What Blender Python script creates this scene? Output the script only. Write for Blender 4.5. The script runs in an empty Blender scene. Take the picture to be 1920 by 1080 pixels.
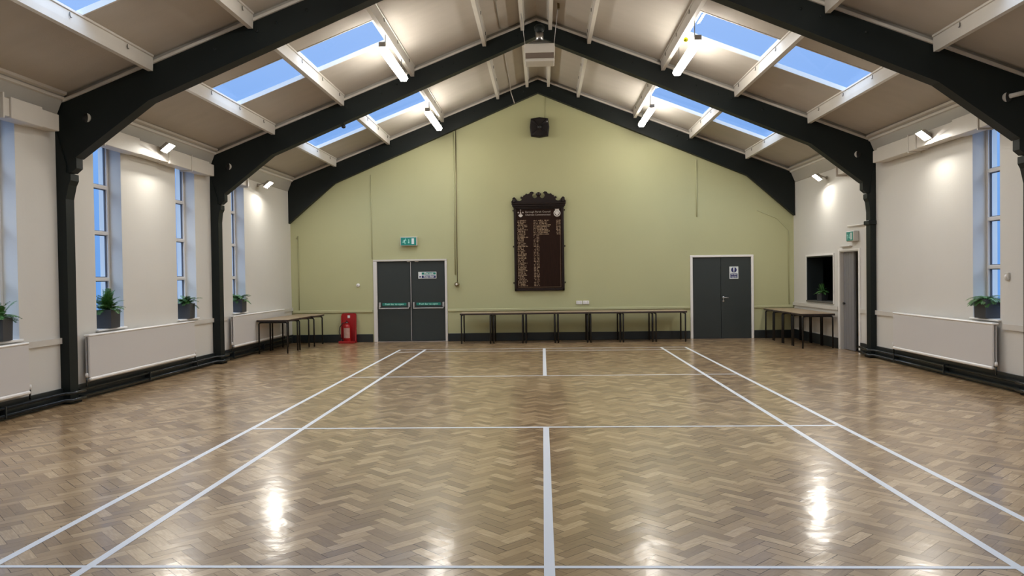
import bpy, bmesh, math, random
from mathutils import Vector, Matrix
random.seed(7)
PI = math.pi
C = bpy.context.scene.collection
S = bpy.context.scene

# ------------------------------------------------------------------ camera
CX, CZ, YAW, PITCH, ROLL, FPX = -0.0177, 1.6, 0.0395, -0.0171, -0.0138, 1450.0
cy, sy, cp, sp = math.cos(YAW), math.sin(YAW), math.cos(PITCH), math.sin(PITCH)
fwd = Vector((-sy*cp, cy*cp, sp)); rgt = Vector((cy, sy, 0)); upv = rgt.cross(fwd)
r2 = math.cos(ROLL)*rgt + math.sin(ROLL)*upv
u2 = -math.sin(ROLL)*rgt + math.cos(ROLL)*upv
cam_d = bpy.data.cameras.new('camera'); cam = bpy.data.objects.new('camera', cam_d); C.objects.link(cam)
cam_d.sensor_width = 36; cam_d.lens = FPX/1920*36; cam_d.clip_end = 200
cam.matrix_world = Matrix(((r2.x, u2.x, -fwd.x, CX), (r2.y, u2.y, -fwd.y, 0), (r2.z, u2.z, -fwd.z, CZ), (0, 0, 0, 1)))
S.camera = cam

# ------------------------------------------------------------------ exposure, sky
S.view_settings.view_transform = 'Standard'; S.view_settings.look = 'None'
S.view_settings.gamma = 1; S.view_settings.use_curve_mapping = False
S.view_settings.exposure = 0.0
S.cycles.use_denoising = True
S.cycles.max_bounces = 10; S.cycles.diffuse_bounces = 5; S.cycles.glossy_bounces = 4; S.cycles.transparent_max_bounces = 8
S.cycles.sample_clamp_indirect = 6; S.cycles.caustics_reflective = False; S.cycles.caustics_refractive = False
SKY_STRENGTH = 1.0
TUBE_POWER = 52.0
FLOOD_POWER = 370.0
TUBE_COL = (1.0, 0.95, 0.865); FLOOD_COL = (1.0, 0.95, 0.86)
w = bpy.data.worlds.new('dusk sky'); S.world = w; w.use_nodes = True
nt = w.node_tree; nt.nodes.clear()
out = nt.nodes.new('ShaderNodeOutputWorld'); bg = nt.nodes.new('ShaderNodeBackground')
tc = nt.nodes.new('ShaderNodeTexCoord'); sx = nt.nodes.new('ShaderNodeSeparateXYZ'); rp = nt.nodes.new('ShaderNodeValToRGB')
nt.links.new(tc.outputs['Generated'], sx.inputs[0]); nt.links.new(sx.outputs['Z'], rp.inputs[0])
rp.color_ramp.elements[0].position = 0.0; rp.color_ramp.elements[0].color = (0.16, 0.37, 0.80, 1)
rp.color_ramp.elements[1].position = 0.75; rp.color_ramp.elements[1].color = (3.5, 4.6, 6.4, 1)
e = rp.color_ramp.elements.new(0.12); e.color = (0.20, 0.42, 0.88, 1)
e = rp.color_ramp.elements.new(0.36); e.color = (0.38, 0.58, 1.0, 1)
e = rp.color_ramp.elements.new(0.52); e.color = (3.1, 4.1, 5.7, 1)
nt.links.new(rp.outputs[0], bg.inputs[0]); bg.inputs[1].default_value = SKY_STRENGTH
nt.links.new(bg.outputs[0], out.inputs[0])

# ------------------------------------------------------------------ materials
def mat(name, col, rough=0.6, metal=0.0, spec=0.5, noise=0.0, nscale=4.0, bump=0.0, bscale=60.0, emit=None, estr=0, coat=0.0, stretch=None, col2=None):
    m = bpy.data.materials.new(name); m.use_nodes = True
    n = m.node_tree; b = n.nodes['Principled BSDF']
    b.inputs['Base Color'].default_value = (*col, 1); b.inputs['Roughness'].default_value = rough
    b.inputs['Metallic'].default_value = metal; b.inputs['Specular IOR Level'].default_value = spec
    b.inputs['Coat Weight'].default_value = coat
    if emit: b.inputs['Emission Color'].default_value = (*emit, 1); b.inputs['Emission Strength'].default_value = estr
    t = n.nodes.new('ShaderNodeTexCoord'); mp = n.nodes.new('ShaderNodeMapping'); n.links.new(t.outputs['Object'], mp.inputs[0])
    if stretch: mp.inputs['Scale'].default_value = stretch
    if noise > 0 or col2:
        nz = n.nodes.new('ShaderNodeTexNoise'); nz.inputs['Scale'].default_value = nscale; nz.inputs['Detail'].default_value = 4
        n.links.new(mp.outputs[0], nz.inputs['Vector'])
        mx = n.nodes.new('ShaderNodeMix'); mx.data_type = 'RGBA'
        c2 = col2 if col2 else tuple(c*(1-noise) for c in col)
        mx.inputs[6].default_value = (*c2, 1); mx.inputs[7].default_value = (*[min(1, c*(1+noise*.5)) for c in col], 1)
        n.links.new(nz.outputs['Fac'], mx.inputs[0]); n.links.new(mx.outputs[2], b.inputs['Base Color'])
    if bump > 0:
        nb = n.nodes.new('ShaderNodeTexNoise'); nb.inputs['Scale'].default_value = bscale; nb.inputs['Detail'].default_value = 3
        n.links.new(mp.outputs[0], nb.inputs['Vector'])
        bp = n.nodes.new('ShaderNodeBump'); bp.inputs['Strength'].default_value = bump; bp.inputs['Distance'].default_value = .01
        n.links.new(nb.outputs['Fac'], bp.inputs['Height']); n.links.new(bp.outputs[0], b.inputs['Normal'])
    return m

M = {}
M['white_wall'] = mat('cream painted plaster', (.64, .622, .58), .62, noise=.05, nscale=1.3, bump=.12, bscale=18)
M['green_wall'] = mat('sage green painted plaster', (.44, .44, .245), .60, noise=.06, nscale=1.1, bump=.10, bscale=18)
M['green_trim'] = mat('sage green gloss trim', (.46, .455, .26), .45)
M['ceiling'] = mat('beige fibre ceiling board', (.455, .418, .368), .8, noise=.10, nscale=1.6, bump=.25, bscale=40, stretch=(1, 3, 1))
M['cream'] = mat('cream gloss paint', (.60, .57, .52), .42, noise=.06, nscale=6)
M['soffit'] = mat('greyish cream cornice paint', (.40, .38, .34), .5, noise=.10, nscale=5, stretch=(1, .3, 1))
M['white'] = mat('white gloss paint', (.80, .78, .75), .35)
M['rad'] = mat('white radiator enamel', (.62, .60, .585), .35)
M['black'] = mat('dark green black steel paint', (.0052, .0090, .0084), .55, spec=.3, noise=.2, nscale=5)
M['skirt'] = mat('charcoal gloss skirting', (.016, .021, .022), .35)
M['door'] = mat('dark slate green door paint', (.026, .034, .033), .42, noise=.06, nscale=3)
M['grey_door'] = mat('grey painted door', (.20, .195, .20), .5, noise=.05, nscale=8, stretch=(1, 14, .4))
M['pipe'] = mat('black gloss pipe', (.014, .017, .017), .25)
M['pot'] = mat('slate grey planter', (.045, .048, .055), .45, noise=.15, nscale=8)
M['soil'] = mat('planter soil with pale pebbles', (.25, .22, .19), .9, col2=(.6, .58, .54), nscale=60)
M['fern'] = mat('fern leaf', (.075, .22, .05), .5, noise=.5, nscale=14)
M['stem'] = mat('fern stem', (.07, .11, .03), .6)
M['red'] = mat('red plastic', (.33, .010, .012), .38)
M['red2'] = mat('red enamel cylinder', (.36, .01, .012), .25)
M['label'] = mat('pale label', (.55, .42, .36), .5, col2=(.40, .16, .13), nscale=30)
M['rubber'] = mat('black rubber', (.01, .01, .01), .5)
M['steel'] = mat('brushed steel', (.55, .54, .53), .28, metal=1)
M['greysteel'] = mat('grey painted push bar', (.42, .41, .41), .35, metal=.3)
M['brass'] = mat('old brass', (.25, .20, .12), .35, metal=1)
M['tabletop'] = mat('worn varnished table board', (.34, .25, .16), .35, noise=.3, nscale=5, stretch=(1, 8, 1))
M['tableedge'] = mat('dark table edging', (.03, .02, .016), .4)
M['tubeleg'] = mat('black tube steel', (.006, .0055, .0055), .5)
M['wood'] = mat('dark mahogany', (.020, .0075, .0035), .5, spec=.15, noise=.5, nscale=9, stretch=(6, 6, .6))
M['wood2'] = mat('mahogany carved cresting', (.012, .005, .004), .4, spec=.35, noise=.4, nscale=12)
M['gold'] = mat('faded gold lettering', (.35, .25, .16), .5)
M['silver'] = mat('pale silver crest paint', (.62, .58, .54), .45)
M['letter'] = mat('pale header lettering', (.42, .36, .31), .5)
M['speaker'] = mat('brown black speaker cloth', (.009, .006, .006), .6, spec=.3)
M['fixture'] = mat('cream light fitting body', (.60, .56, .50), .4)
M['fixdark'] = mat('dark grey bracket', (.10, .095, .085), .5)  # even dark grey for brackets, hooks and other small fittings
M['tube'] = mat('lit fluorescent diffuser', (.9, .9, .85), .4, emit=TUBE_COL, estr=TUBE_POWER)
M['flood'] = mat('lit floodlight glass', (.9, .9, .85), .4, emit=FLOOD_COL, estr=FLOOD_POWER)
M['floodbody'] = mat('grey floodlight housing', (.45, .43, .40), .45)
M['yellow'] = mat('fluorescent yellow nylon', (.62, .62, .03), .5)
M['green_sign'] = mat('safety green', (.012, .20, .155), .35)
M['green_lit'] = mat('emergency sign green', (.010, .16, .13), .35, emit=(.02, .5, .40), estr=.10)
M['sign_white'] = mat('sign white', (.72, .76, .76), .35)
M['sign_mint'] = mat('pale mint pictogram', (.42, .75, .68), .4)
M['blue_sign'] = mat('safety blue', (.008, .012, .11), .35)
M['dark_room'] = mat('unlit room darkness', (.035, .037, .036), .7)  # darkness of the unlit room is put into this near-black colour
M['tape'] = mat('white court tape', (.80, .82, .84), .35)
M['upvc'] = mat('white window plastic', (.66, .64, .62), .35)
M['gasket'] = mat('dark window gasket', (.08, .08, .09), .6)
M['lightgrey'] = mat('pale grey plastic', (.55, .53, .49), .45)
M['heater_slot'] = mat('brownish slot', (.16, .125, .10), .5)
M['outside'] = mat('dusk render outside wall', (.25, .3, .36), .8)

# window glass: thin pane, sees through with a sheen
g = bpy.data.materials.new('window glass'); g.use_nodes = True; n = g.node_tree; n.nodes.clear()
o_ = n.nodes.new('ShaderNodeOutputMaterial'); tr = n.nodes.new('ShaderNodeBsdfTransparent'); gl = n.nodes.new('ShaderNodeBsdfGlossy')
lw = n.nodes.new('ShaderNodeLayerWeight'); lw.inputs[0].default_value = .5; fr = n.nodes.new('ShaderNodeMath'); fr.operation = 'POWER'; fr.inputs[1].default_value = 6.0; n.links.new(lw.outputs['Facing'], fr.inputs[0]); fm = n.nodes.new('ShaderNodeMath'); fm.operation = 'MULTIPLY'; fm.inputs[1].default_value = .35; n.links.new(fr.outputs[0], fm.inputs[0]); fr = fm; mx = n.nodes.new('ShaderNodeMixShader'); gl.inputs['Roughness'].default_value = .02
tr.inputs[0].default_value = (.95, .97, 1, 1)
n.links.new(fr.outputs[0], mx.inputs[0]); n.links.new(tr.outputs[0], mx.inputs[1]); n.links.new(gl.outputs[0], mx.inputs[2]); n.links.new(mx.outputs[0], o_.inputs[0])
M['glass'] = g

# herringbone parquet
def parquet():
    m = bpy.data.materials.new('herringbone oak parquet'); m.use_nodes = True
    n = m.node_tree; L = n.links; b = n.nodes['Principled BSDF']
    def math_(op, a, b_=None, c=None):
        k = n.nodes.new('ShaderNodeMath'); k.operation = op
        for i, v in enumerate((a, b_, c)):
            if v is None: continue
            if isinstance(v, (int, float)): k.inputs[i].default_value = v
            else: L.new(v, k.inputs[i])
        return k.outputs[0]
    W = .080
    tc = n.nodes.new('ShaderNodeTexCoord'); sep = n.nodes.new('ShaderNodeSeparateXYZ'); L.new(tc.outputs['Object'], sep.inputs[0])
    x, y = sep.outputs[0], sep.outputs[1]
    x = math_('ADD', x, 100.03); y = math_('ADD', y, 300.0)
    u = math_('MULTIPLY', math_('ADD', y, x), .70711/W)
    v = math_('MULTIPLY', math_('SUBTRACT', y, x), .70711/W)
    i = math_('FLOOR', u); j = math_('FLOOR', v)
    mm = math_('FLOORED_MODULO', math_('SUBTRACT', i, j), 6.0)
    hor = math_('LESS_THAN', mm, 2.5)
    i0 = math_('SUBTRACT', i, mm)
    j0 = math_('SUBTRACT', j, math_('SUBTRACT', 5.0, mm))
    def sel(a, c):  # hor ? a : c
        return math_('ADD', math_('MULTIPLY', a, hor), math_('MULTIPLY', c, math_('SUBTRACT', 1.0, hor)))
    along = sel(math_('SUBTRACT', u, i0), math_('SUBTRACT', v, j0))
    across = sel(math_('SUBTRACT', v, j), math_('SUBTRACT', u, i))
    idx = sel(i0, math_('ADD', i, .37)); idy = sel(j, math_('ADD', j0, .71))
    cmb = n.nodes.new('ShaderNodeCombineXYZ'); L.new(idx, cmb.inputs[0]); L.new(idy, cmb.inputs[1]); L.new(hor, cmb.inputs[2])
    wn = n.nodes.new('ShaderNodeTexWhiteNoise'); wn.noise_dimensions = '3D'; L.new(cmb.outputs[0], wn.inputs['Vector'])
    rs = n.nodes.new('ShaderNodeSeparateColor'); L.new(wn.outputs['Color'], rs.inputs[0])
    # grain
    gc = n.nodes.new('ShaderNodeCombineXYZ'); L.new(math_('ADD', math_('MULTIPLY', along, .35), math_('MULTIPLY', rs.outputs[0], 40.0)), gc.inputs[0])
    L.new(math_('ADD', math_('MULTIPLY', across, 3.0), math_('MULTIPLY', rs.outputs[1], 40.0)), gc.inputs[1])
    gn = n.nodes.new('ShaderNodeTexNoise'); gn.inputs['Scale'].default_value = 2.2; gn.inputs['Detail'].default_value = 4; L.new(gc.outputs[0], gn.inputs['Vector'])
    big = n.nodes.new('ShaderNodeTexNoise'); big.inputs['Scale'].default_value = .55; big.inputs['Detail'].default_value = 2; L.new(tc.outputs['Object'], big.inputs['Vector'])
    t = math_('ADD', math_('ADD', math_('MULTIPLY', wn.outputs['Value'], .56), math_('MULTIPLY', gn.outputs['Fac'], .50)), math_('MULTIPLY', big.outputs['Fac'], .26))
    t = math_('SUBTRACT', t, .15)
    cr = n.nodes.new('ShaderNodeValToRGB'); L.new(t, cr.inputs[0])
    E = cr.color_ramp.elements
    E[0].position = .08; E[0].color = (.185, .106, .050, 1); E[1].position = .95; E[1].color = (.72, .53, .32, 1)
    q = E.new(.40); q.color = (.32, .203, .102, 1); q = E.new(.68); q.color = (.45, .300, .155, 1)
    # joints
    d1 = math_('MINIMUM', across, math_('SUBTRACT', 1.0, across)); d2 = math_('MINIMUM', along, math_('SUBTRACT', 3.0, along))
    dist = math_('MINIMUM', d1, d2)
    gapw = math_('ADD', .016, math_('MULTIPLY', math_('GREATER_THAN', rs.outputs[2], .80), .022))
    gap = math_('LESS_THAN', dist, gapw)
    mxc = n.nodes.new('ShaderNodeMix'); mxc.data_type = 'RGBA'; L.new(math_('MULTIPLY', gap, math_('ADD', .35, math_('MULTIPLY', rs.outputs[2], .6))), mxc.inputs[0]); L.new(cr.outputs[0], mxc.inputs[6]); mxc.inputs[7].default_value = (.045, .028, .016, 1)
    L.new(mxc.outputs[2], b.inputs['Base Color'])
    rgh = math_('ADD', math_('ADD', .32, math_('MULTIPLY', rs.outputs[2], .07)), math_('MULTIPLY', gap, .3))
    L.new(rgh, b.inputs['Roughness'])
    b.inputs['Specular IOR Level'].default_value = .35
    b.inputs['Coat Weight'].default_value = .75; b.inputs['Coat Roughness'].default_value = .165; b.inputs['Coat IOR'].default_value = 1.5
    cu = n.nodes.new('ShaderNodeTexNoise'); cu.inputs['Scale'].default_value = 6.0; cu.inputs['Detail'].default_value = 3; L.new(tc.outputs['Object'], cu.inputs['Vector'])
    cb = n.nodes.new('ShaderNodeBump'); cb.inputs['Strength'].default_value = 1.0; cb.inputs['Distance'].default_value = .0026; coat_noise = (cu, cb); L.new(cb.outputs[0], b.inputs['Coat Normal'])
    # each block tilts a hair: height ramps inside the block, plus soft undulation
    tilt = math_('ADD', math_('MULTIPLY', math_('SUBTRACT', rs.outputs[0], .5), math_('MULTIPLY', along, .33)), math_('MULTIPLY', math_('SUBTRACT', rs.outputs[1], .5), across))
    und = n.nodes.new('ShaderNodeTexNoise'); und.inputs['Scale'].default_value = 5.0; und.inputs['Detail'].default_value = 2; L.new(tc.outputs['Object'], und.inputs['Vector'])
    h = math_('ADD', math_('ADD', math_('MULTIPLY', tilt, .0014), math_('MULTIPLY', und.outputs['Fac'], .0022)), math_('MULTIPLY', gap, -.0012))
    L.new(math_('ADD', coat_noise[0].outputs['Fac'], math_('MULTIPLY', tilt, .34)), coat_noise[1].inputs['Height'])
    bp = n.nodes.new('ShaderNodeBump'); bp.inputs['Strength'].default_value = 1.0; bp.inputs['Distance'].default_value = 1.0; L.new(h, bp.inputs['Height']); L.new(bp.outputs[0], b.inputs['Normal'])
    return m
M['parquet'] = parquet()

# ------------------------------------------------------------------ mesh builder
class MB:
    def __init__(s): s.v = []; s.f = []; s.mi = []; s.mats = []; s.cur = 0; s.sm = []
    def use(s, m):
        if m not in s.mats: s.mats.append(m)
        s.cur = s.mats.index(m); return s
    def add(s, vs, fs, smooth=False):
        o = len(s.v); s.v += [tuple(p) for p in vs]
        for f in fs: s.f.append([o+i for i in f]); s.mi.append(s.cur); s.sm.append(smooth)
        return s
    def box(s, x0, x1, y0, y1, z0, z1, c=0.0):
        if x1 < x0: x0, x1 = x1, x0
        if y1 < y0: y0, y1 = y1, y0
        if z1 < z0: z0, z1 = z1, z0
        if c <= 0:
            P = [(x0,y0,z0),(x1,y0,z0),(x1,y1,z0),(x0,y1,z0),(x0,y0,z1),(x1,y0,z1),(x1,y1,z1),(x0,y1,z1)]
            return s.add(P, [(0,3,2,1),(4,5,6,7),(0,1,5,4),(1,2,6,5),(2,3,7,6),(3,0,4,7)])
        c = min(c, (x1-x0)*.45, (y1-y0)*.45, (z1-z0)*.45)
        # chamfered box: convex hull style by 24 verts
        vs = []; idx = {}
        for sx in (0,1):
            for sy_ in (0,1):
                for sz in (0,1):
                    X = (x0,x1)[sx]; Y = (y0,y1)[sy_]; Z = (z0,z1)[sz]
                    dx = c if sx == 0 else -c; dy = c if sy_ == 0 else -c; dz = c if sz == 0 else -c
                    for a, p in enumerate([(X, Y+dy, Z+dz), (X+dx, Y, Z+dz), (X+dx, Y+dy, Z)]):
                        idx[(sx,sy_,sz,a)] = len(vs); vs.append(p)
        F = []
        for sx in (0,1):
            q = [idx[(sx,a,b,0)] for a,b in ((0,0),(1,0),(1,1),(0,1))]; F.append(q if sx else q[::-1])
        for t in (0,1):
            q = [idx[(a,t,b,1)] for a,b in ((0,0),(1,0),(1,1),(0,1))]; F.append(q[::-1] if t else q)
        for t in (0,1):
            q = [idx[(a,b,t,2)] for a,b in ((0,0),(1,0),(1,1),(0,1))]; F.append(q if t else q[::-1])
        ctr = Vector(((x0+x1)/2,(y0+y1)/2,(z0+z1)/2))
        E = []
        for a in (0,1):
            for b in (0,1):
                E.append([idx[(a,b,0,0)],idx[(a,b,0,1)],idx[(a,b,1,1)],idx[(a,b,1,0)]])
                E.append([idx[(a,0,b,0)],idx[(a,0,b,2)],idx[(a,1,b,2)],idx[(a,1,b,0)]])
                E.append([idx[(0,a,b,1)],idx[(0,a,b,2)],idx[(1,a,b,2)],idx[(1,a,b,1)]])
                for d in (0,1): E.append([idx[(a,b,d,0)],idx[(a,b,d,1)],idx[(a,b,d,2)]])
        for q in E:
            p = [Vector(vs[k]) for k in q]; nn = (p[1]-p[0]).cross(p[2]-p[0]); mid = sum(p, Vector())/len(p)
            F.append(q if nn.dot(mid-ctr) > 0 else q[::-1])
        return s.add(vs, F)
    def prism(s, poly, fn, d0, d1, smooth=False):
        """poly of (a,b); fn(a,b,d)->xyz ; closed extrusion"""
        n_ = len(poly); vs = [fn(a, b, d0) for a, b in poly]+[fn(a, b, d1) for a, b in poly]
        F = [list(range(n_))[::-1], list(range(n_, 2*n_))]+[[i, (i+1) % n_, n_+(i+1) % n_, n_+i] for i in range(n_)]
        return s.add(vs, F, smooth)
    def tube(s, pts, r, seg=10, caps=True, smooth=True):
        pts = [Vector(p) for p in pts]; rs = r if isinstance(r, (list, tuple)) else [r]*len(pts)
        vs = []; N = len(pts); prev = None
        for k, p in enumerate(pts):
            t = (pts[min(k+1, N-1)]-pts[max(k-1, 0)]).normalized()
            a = prev if prev is not None else (Vector((0, 0, 1)) if abs(t.z) < .9 else Vector((1, 0, 0)))
            b_ = t.cross(a).normalized(); a = b_.cross(t).normalized(); prev = a
            for i in range(seg):
                th = 2*PI*i/seg; vs.append(p+rs[k]*(math.cos(th)*a+math.sin(th)*b_))
        F = [[k*seg+i, k*seg+(i+1) % seg, (k+1)*seg+(i+1) % seg, (k+1)*seg+i] for k in range(N-1) for i in range(seg)]
        s.add(vs, F, smooth)
        if caps:
            o = len(s.v)-len(vs)
            s.f.append([o+i for i in range(seg)][::-1]); s.mi.append(s.cur); s.sm.append(False)
            s.f.append([o+(N-1)*seg+i for i in range(seg)]); s.mi.append(s.cur); s.sm.append(False)
        return s
    def lathe(s, prof, ctr, axis='z', seg=24):
        cx_, cy_, cz_ = ctr; vs = []
        for r, h in prof:
            for i in range(seg):
                a = 2*PI*i/seg; p, q = r*math.cos(a), r*math.sin(a)
                vs.append({'z': (cx_+p, cy_+q, cz_+h), 'y': (cx_+p, cy_+h, cz_+q), 'x': (cx_+h, cy_+p, cz_+q)}[axis])
        F = [[k*seg+i, k*seg+(i+1) % seg, (k+1)*seg+(i+1) % seg, (k+1)*seg+i] for k in range(len(prof)-1) for i in range(seg)]
        return s.add(vs, F, True)
    def build(s, name, parent=None, mat=None, loc=None, recalc=True):
        me = bpy.data.meshes.new(name)
        me.from_pydata([tuple(p) for p in s.v], [], s.f)
        for m in s.mats: me.materials.append(M[m] if isinstance(m, str) else m)
        me.polygons.foreach_set('material_index', s.mi); me.polygons.foreach_set('use_smooth', s.sm); me.update()
        if recalc:
            bm = bmesh.new(); bm.from_mesh(me); bmesh.ops.recalc_face_normals(bm, faces=bm.faces); bm.to_mesh(me); bm.free()
        o = bpy.data.objects.new(name, me); C.objects.link(o)
        if parent is not None:
            o.parent = parent
            pm = parent
            off = Vector((0, 0, 0))
            while pm is not None: off += pm.location; pm = pm.parent
            if parent.get('_local') is None: o.data.transform(Matrix.Translation(-off))
        if loc: o.location = loc
        return o

def mb(m): return MB().use(m)
def tag(o, label, cat, group=None):
    o['label'] = label; o['category'] = cat
    if group: o['group'] = group
    return o
def struct(o, label=None):
    o['kind'] = 'structure'
    if label: o['label'] = label
    return o
def thing(name, loc, label, cat, group=None):
    o = bpy.data.objects.new(name, None); C.objects.link(o); o.location = loc; o.empty_display_size = .1
    return tag(o, label, cat, group)
def sgroup(name, loc):
    o = bpy.data.objects.new(name, None); C.objects.link(o); o.location = loc; o['kind'] = 'structure'; return o
def copy_tree(o, parent=None):
    c = o.copy(); C.objects.link(c); c.parent = parent
    for ch in list(o.children): copy_tree(ch, c)
    return c
def text_mesh(name, txt, size, m, parent, origin, right, up, depth=.002, width=None, bold=0):
    cu = bpy.data.curves.new(name, 'FONT'); cu.body = txt; cu.size = size; cu.align_x = 'CENTER'; cu.align_y = 'CENTER'; cu.extrude = depth; cu.offset = bold
    cu.resolution_u = 3
    t = bpy.data.objects.new(name+'_src', cu); C.objects.link(t)
    dg = bpy.context.evaluated_depsgraph_get(); me = bpy.data.meshes.new_from_object(t.evaluated_get(dg)); C.objects.unlink(t); bpy.data.objects.remove(t)
    me.name = name; me.materials.clear(); me.materials.append(M[m])
    xs = [v.co.x for v in me.vertices]; k = 1
    if width and xs: k = width/(max(xs)-min(xs))
    R_ = Vector(right).normalized(); U_ = Vector(up).normalized(); N_ = R_.cross(U_)
    off = Vector((0, 0, 0)); pm = parent
    while pm is not None: off += pm.location; pm = pm.parent
    for v in me.vertices: v.co = Vector(origin)+R_*v.co.x*k+U_*v.co.y+N_*v.co.z-off
    o = bpy.data.objects.new(name, me); C.objects.link(o); o.parent = parent; return o

# ------------------------------------------------------------------ room constants
YB, YF = 18.75, -3.4
def lx(y): return -6.28+.012*(y-10)
XL = lx(YB)
XC = -0.07
def rx(y): return 6.10-.012*(y-10)
ZR, SL = 6.37, .387
def zc(x): return ZR-SL*abs(x-XC)

def holed(mbx, s0, s1, t0, t1, holes, fn, d0, d1):
    ss = sorted({s0, s1, *[h[0] for h in holes], *[h[1] for h in holes]}); ts = sorted({t0, t1, *[h[2] for h in holes], *[h[3] for h in holes]})
    ss = [a for a in ss if s0-1e-9 <= a <= s1+1e-9]; ts = [a for a in ts if t0-1e-9 <= a <= t1+1e-9]
    def solid(i, j):
        if i < 0 or j < 0 or i >= len(ss)-1 or j >= len(ts)-1: return False
        a, b = (ss[i]+ss[i+1])/2, (ts[j]+ts[j+1])/2
        return not any(h[0] < a < h[1] and h[2] < b < h[3] for h in holes)
    for i in range(len(ss)-1):
        for j in range(len(ts)-1):
            if not solid(i, j): continue
            a, b, c, d = ss[i], ss[i+1], ts[j], ts[j+1]
            mbx.add([fn(a,c,d0),fn(b,c,d0),fn(b,d,d0),fn(a,d,d0)], [(0,1,2,3)])
            mbx.add([fn(a,c,d1),fn(b,c,d1),fn(b,d,d1),fn(a,d,d1)], [(3,2,1,0)])
            for (p, q, ni, nj) in (((a,c),(b,c),i,j-1), ((b,c),(b,d),i+1,j), ((b,d),(a,d),i,j+1), ((a,d),(a,c),i-1,j)):
                if not solid(ni, nj): mbx.add([fn(*p,d0),fn(*q,d0),fn(*q,d1),fn(*p,d1)], [(0,1,2,3)])
    return mbx

# floor with court tape
fl = mb('parquet')
fl.add([(-6.6, YF-.1, 0), (6.5, YF-.1, 0), (6.5, YB+.05, 0), (-6.6, YB+.05, 0)], [(0, 1, 2, 3)])
fl.use('tape')
def strip(x0, y0, x1, y1, wd, z=.0016):
    a, b = Vector((x0, y0)), Vector((x1, y1)); d = (b-a).normalized(); nrm = Vector((-d.y, d.x))*wd/2
    P = [a-nrm, b-nrm, b+nrm, a+nrm]; fl.add([(p.x, p.y, z) for p in P], [(0, 1, 2, 3)])
XI0, XI1, XO0, XO1 = -2.573, 2.500, -3.129, 3.019
Y1, Y2, Y3, Y4, Y5 = 4.20, 8.07, 12.18, 15.62, 16.70
for xx in (XI0, XI1, XO0, XO1): strip(xx, Y1-.80, xx, Y5, .054)
for yy, wd, zz in ((Y1, .036, .0020), (Y2, .05, .0020), (Y3, .05, .0020), (16.17, .05, .002), (Y5-.02, .05, .0020), (Y1-.78, .05, .002)):
    strip(XO0-(3.2 if yy == Y1 else 0.0), yy, XO1+(.25 if yy == Y1 else 0), yy, wd, zz)
strip(0, Y1-.78, -.0, Y2, .060, .0024); strip(0, Y3, 0, Y5, .060, .0024)
struct(fl.build('floor', recalc=False), 'herringbone parquet floor with white court lines')

# ------------------------------------------------------------------ walls
WIN_L = [(5.85, 6.55), (8.33, 9.02), (10.60, 11.29), (12.96, 13.67), (15.25, 15.90)]
WIN_R = [(8.20, 8.88), (10.58, 11.22)]
WZ0, WZ1 = .905, 3.66
DOOR_R = (15.04, 15.96, 0, 1.99); HATCH = (16.30, 17.86, .90, 1.92)
wl = mb('white_wall'); holed(wl, YF, YB+.3, 0, 4.35, [(a, b, WZ0, WZ1) for a, b in WIN_L], lambda s_, t, d: (lx(s_)-d, s_, t), 0, .34)
struct(wl.build('wall_left'))
wr = mb('white_wall'); holed(wr, YF, YB+.3, 0, 4.35, [(a, b, WZ0, WZ1) for a, b in WIN_R]+[DOOR_R, HATCH], lambda s_, t, d: (rx(s_)+d, s_, t), 0, .34)
struct(wr.build('wall_right'))
DL = (-4.06, -2.385, 0, 1.965); DR = (3.585, 4.985, 0, 1.955)
wb = mb('green_wall'); xr = rx(YB)
holed(wb, XL, xr, 0, 3.9, [DL, DR], lambda s_, t, d: (s_, YB+d, t), 0, .3)
wb.prism([(XL, 3.9), (xr, 3.9), (xr, zc(xr)+.05), (XC, ZR+.05), (XL, zc(XL)+.05)], lambda a, b, d: (a, YB+d, b), 0, .3)
struct(wb.build('wall_back'))
wf = mb('white_wall'); wf.prism([(-6.5, 0), (6.3, 0), (6.3, zc(6.3)), (XC, ZR+.05), (-6.5, zc(-6.5))], lambda a, b, d: (a, YF-d, b), 0, .2)
struct(wf.build('wall_front'))

# ------------------------------------------------------------------ ceiling with skylight openings
SKY_Y = [(-1.9, -.75), (2.55, 3.70), (7.10, 8.25), (11.50, 12.65), (15.93, 17.10)]
SKY_X = [(2.42, 3.60), (3.78, 4.98)]   # distance from ridge line
CT = .05
for sg in (-1, 1):
    cl = mb('ceiling')
    far = 6.55
    holes = [(a, b, p, q) for a, b in SKY_Y for p, q in SKY_X]
    cosn = 1/math.sqrt(1+SL*SL); nx, nz = sg*SL*cosn, cosn
    fn = lambda s_, t, d, sg=sg, nx=nx, nz=nz: (XC+sg*t+nx*d, s_, ZR-SL*t+nz*d)
    holed(cl, YF-.2, YB+.3, 0, far, holes, fn, 0, CT)
    struct(cl.build('ceiling'), 'beige boarded ceiling, %s slope' % ('left' if sg < 0 else 'right'))
winno = [1]
bayname = {0: 'furthest behind the camera', 1: 'just behind', 2: 'in the bay nearest the camera', 3: 'in the middle bay', 4: 'in the bay by the green wall'}
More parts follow.
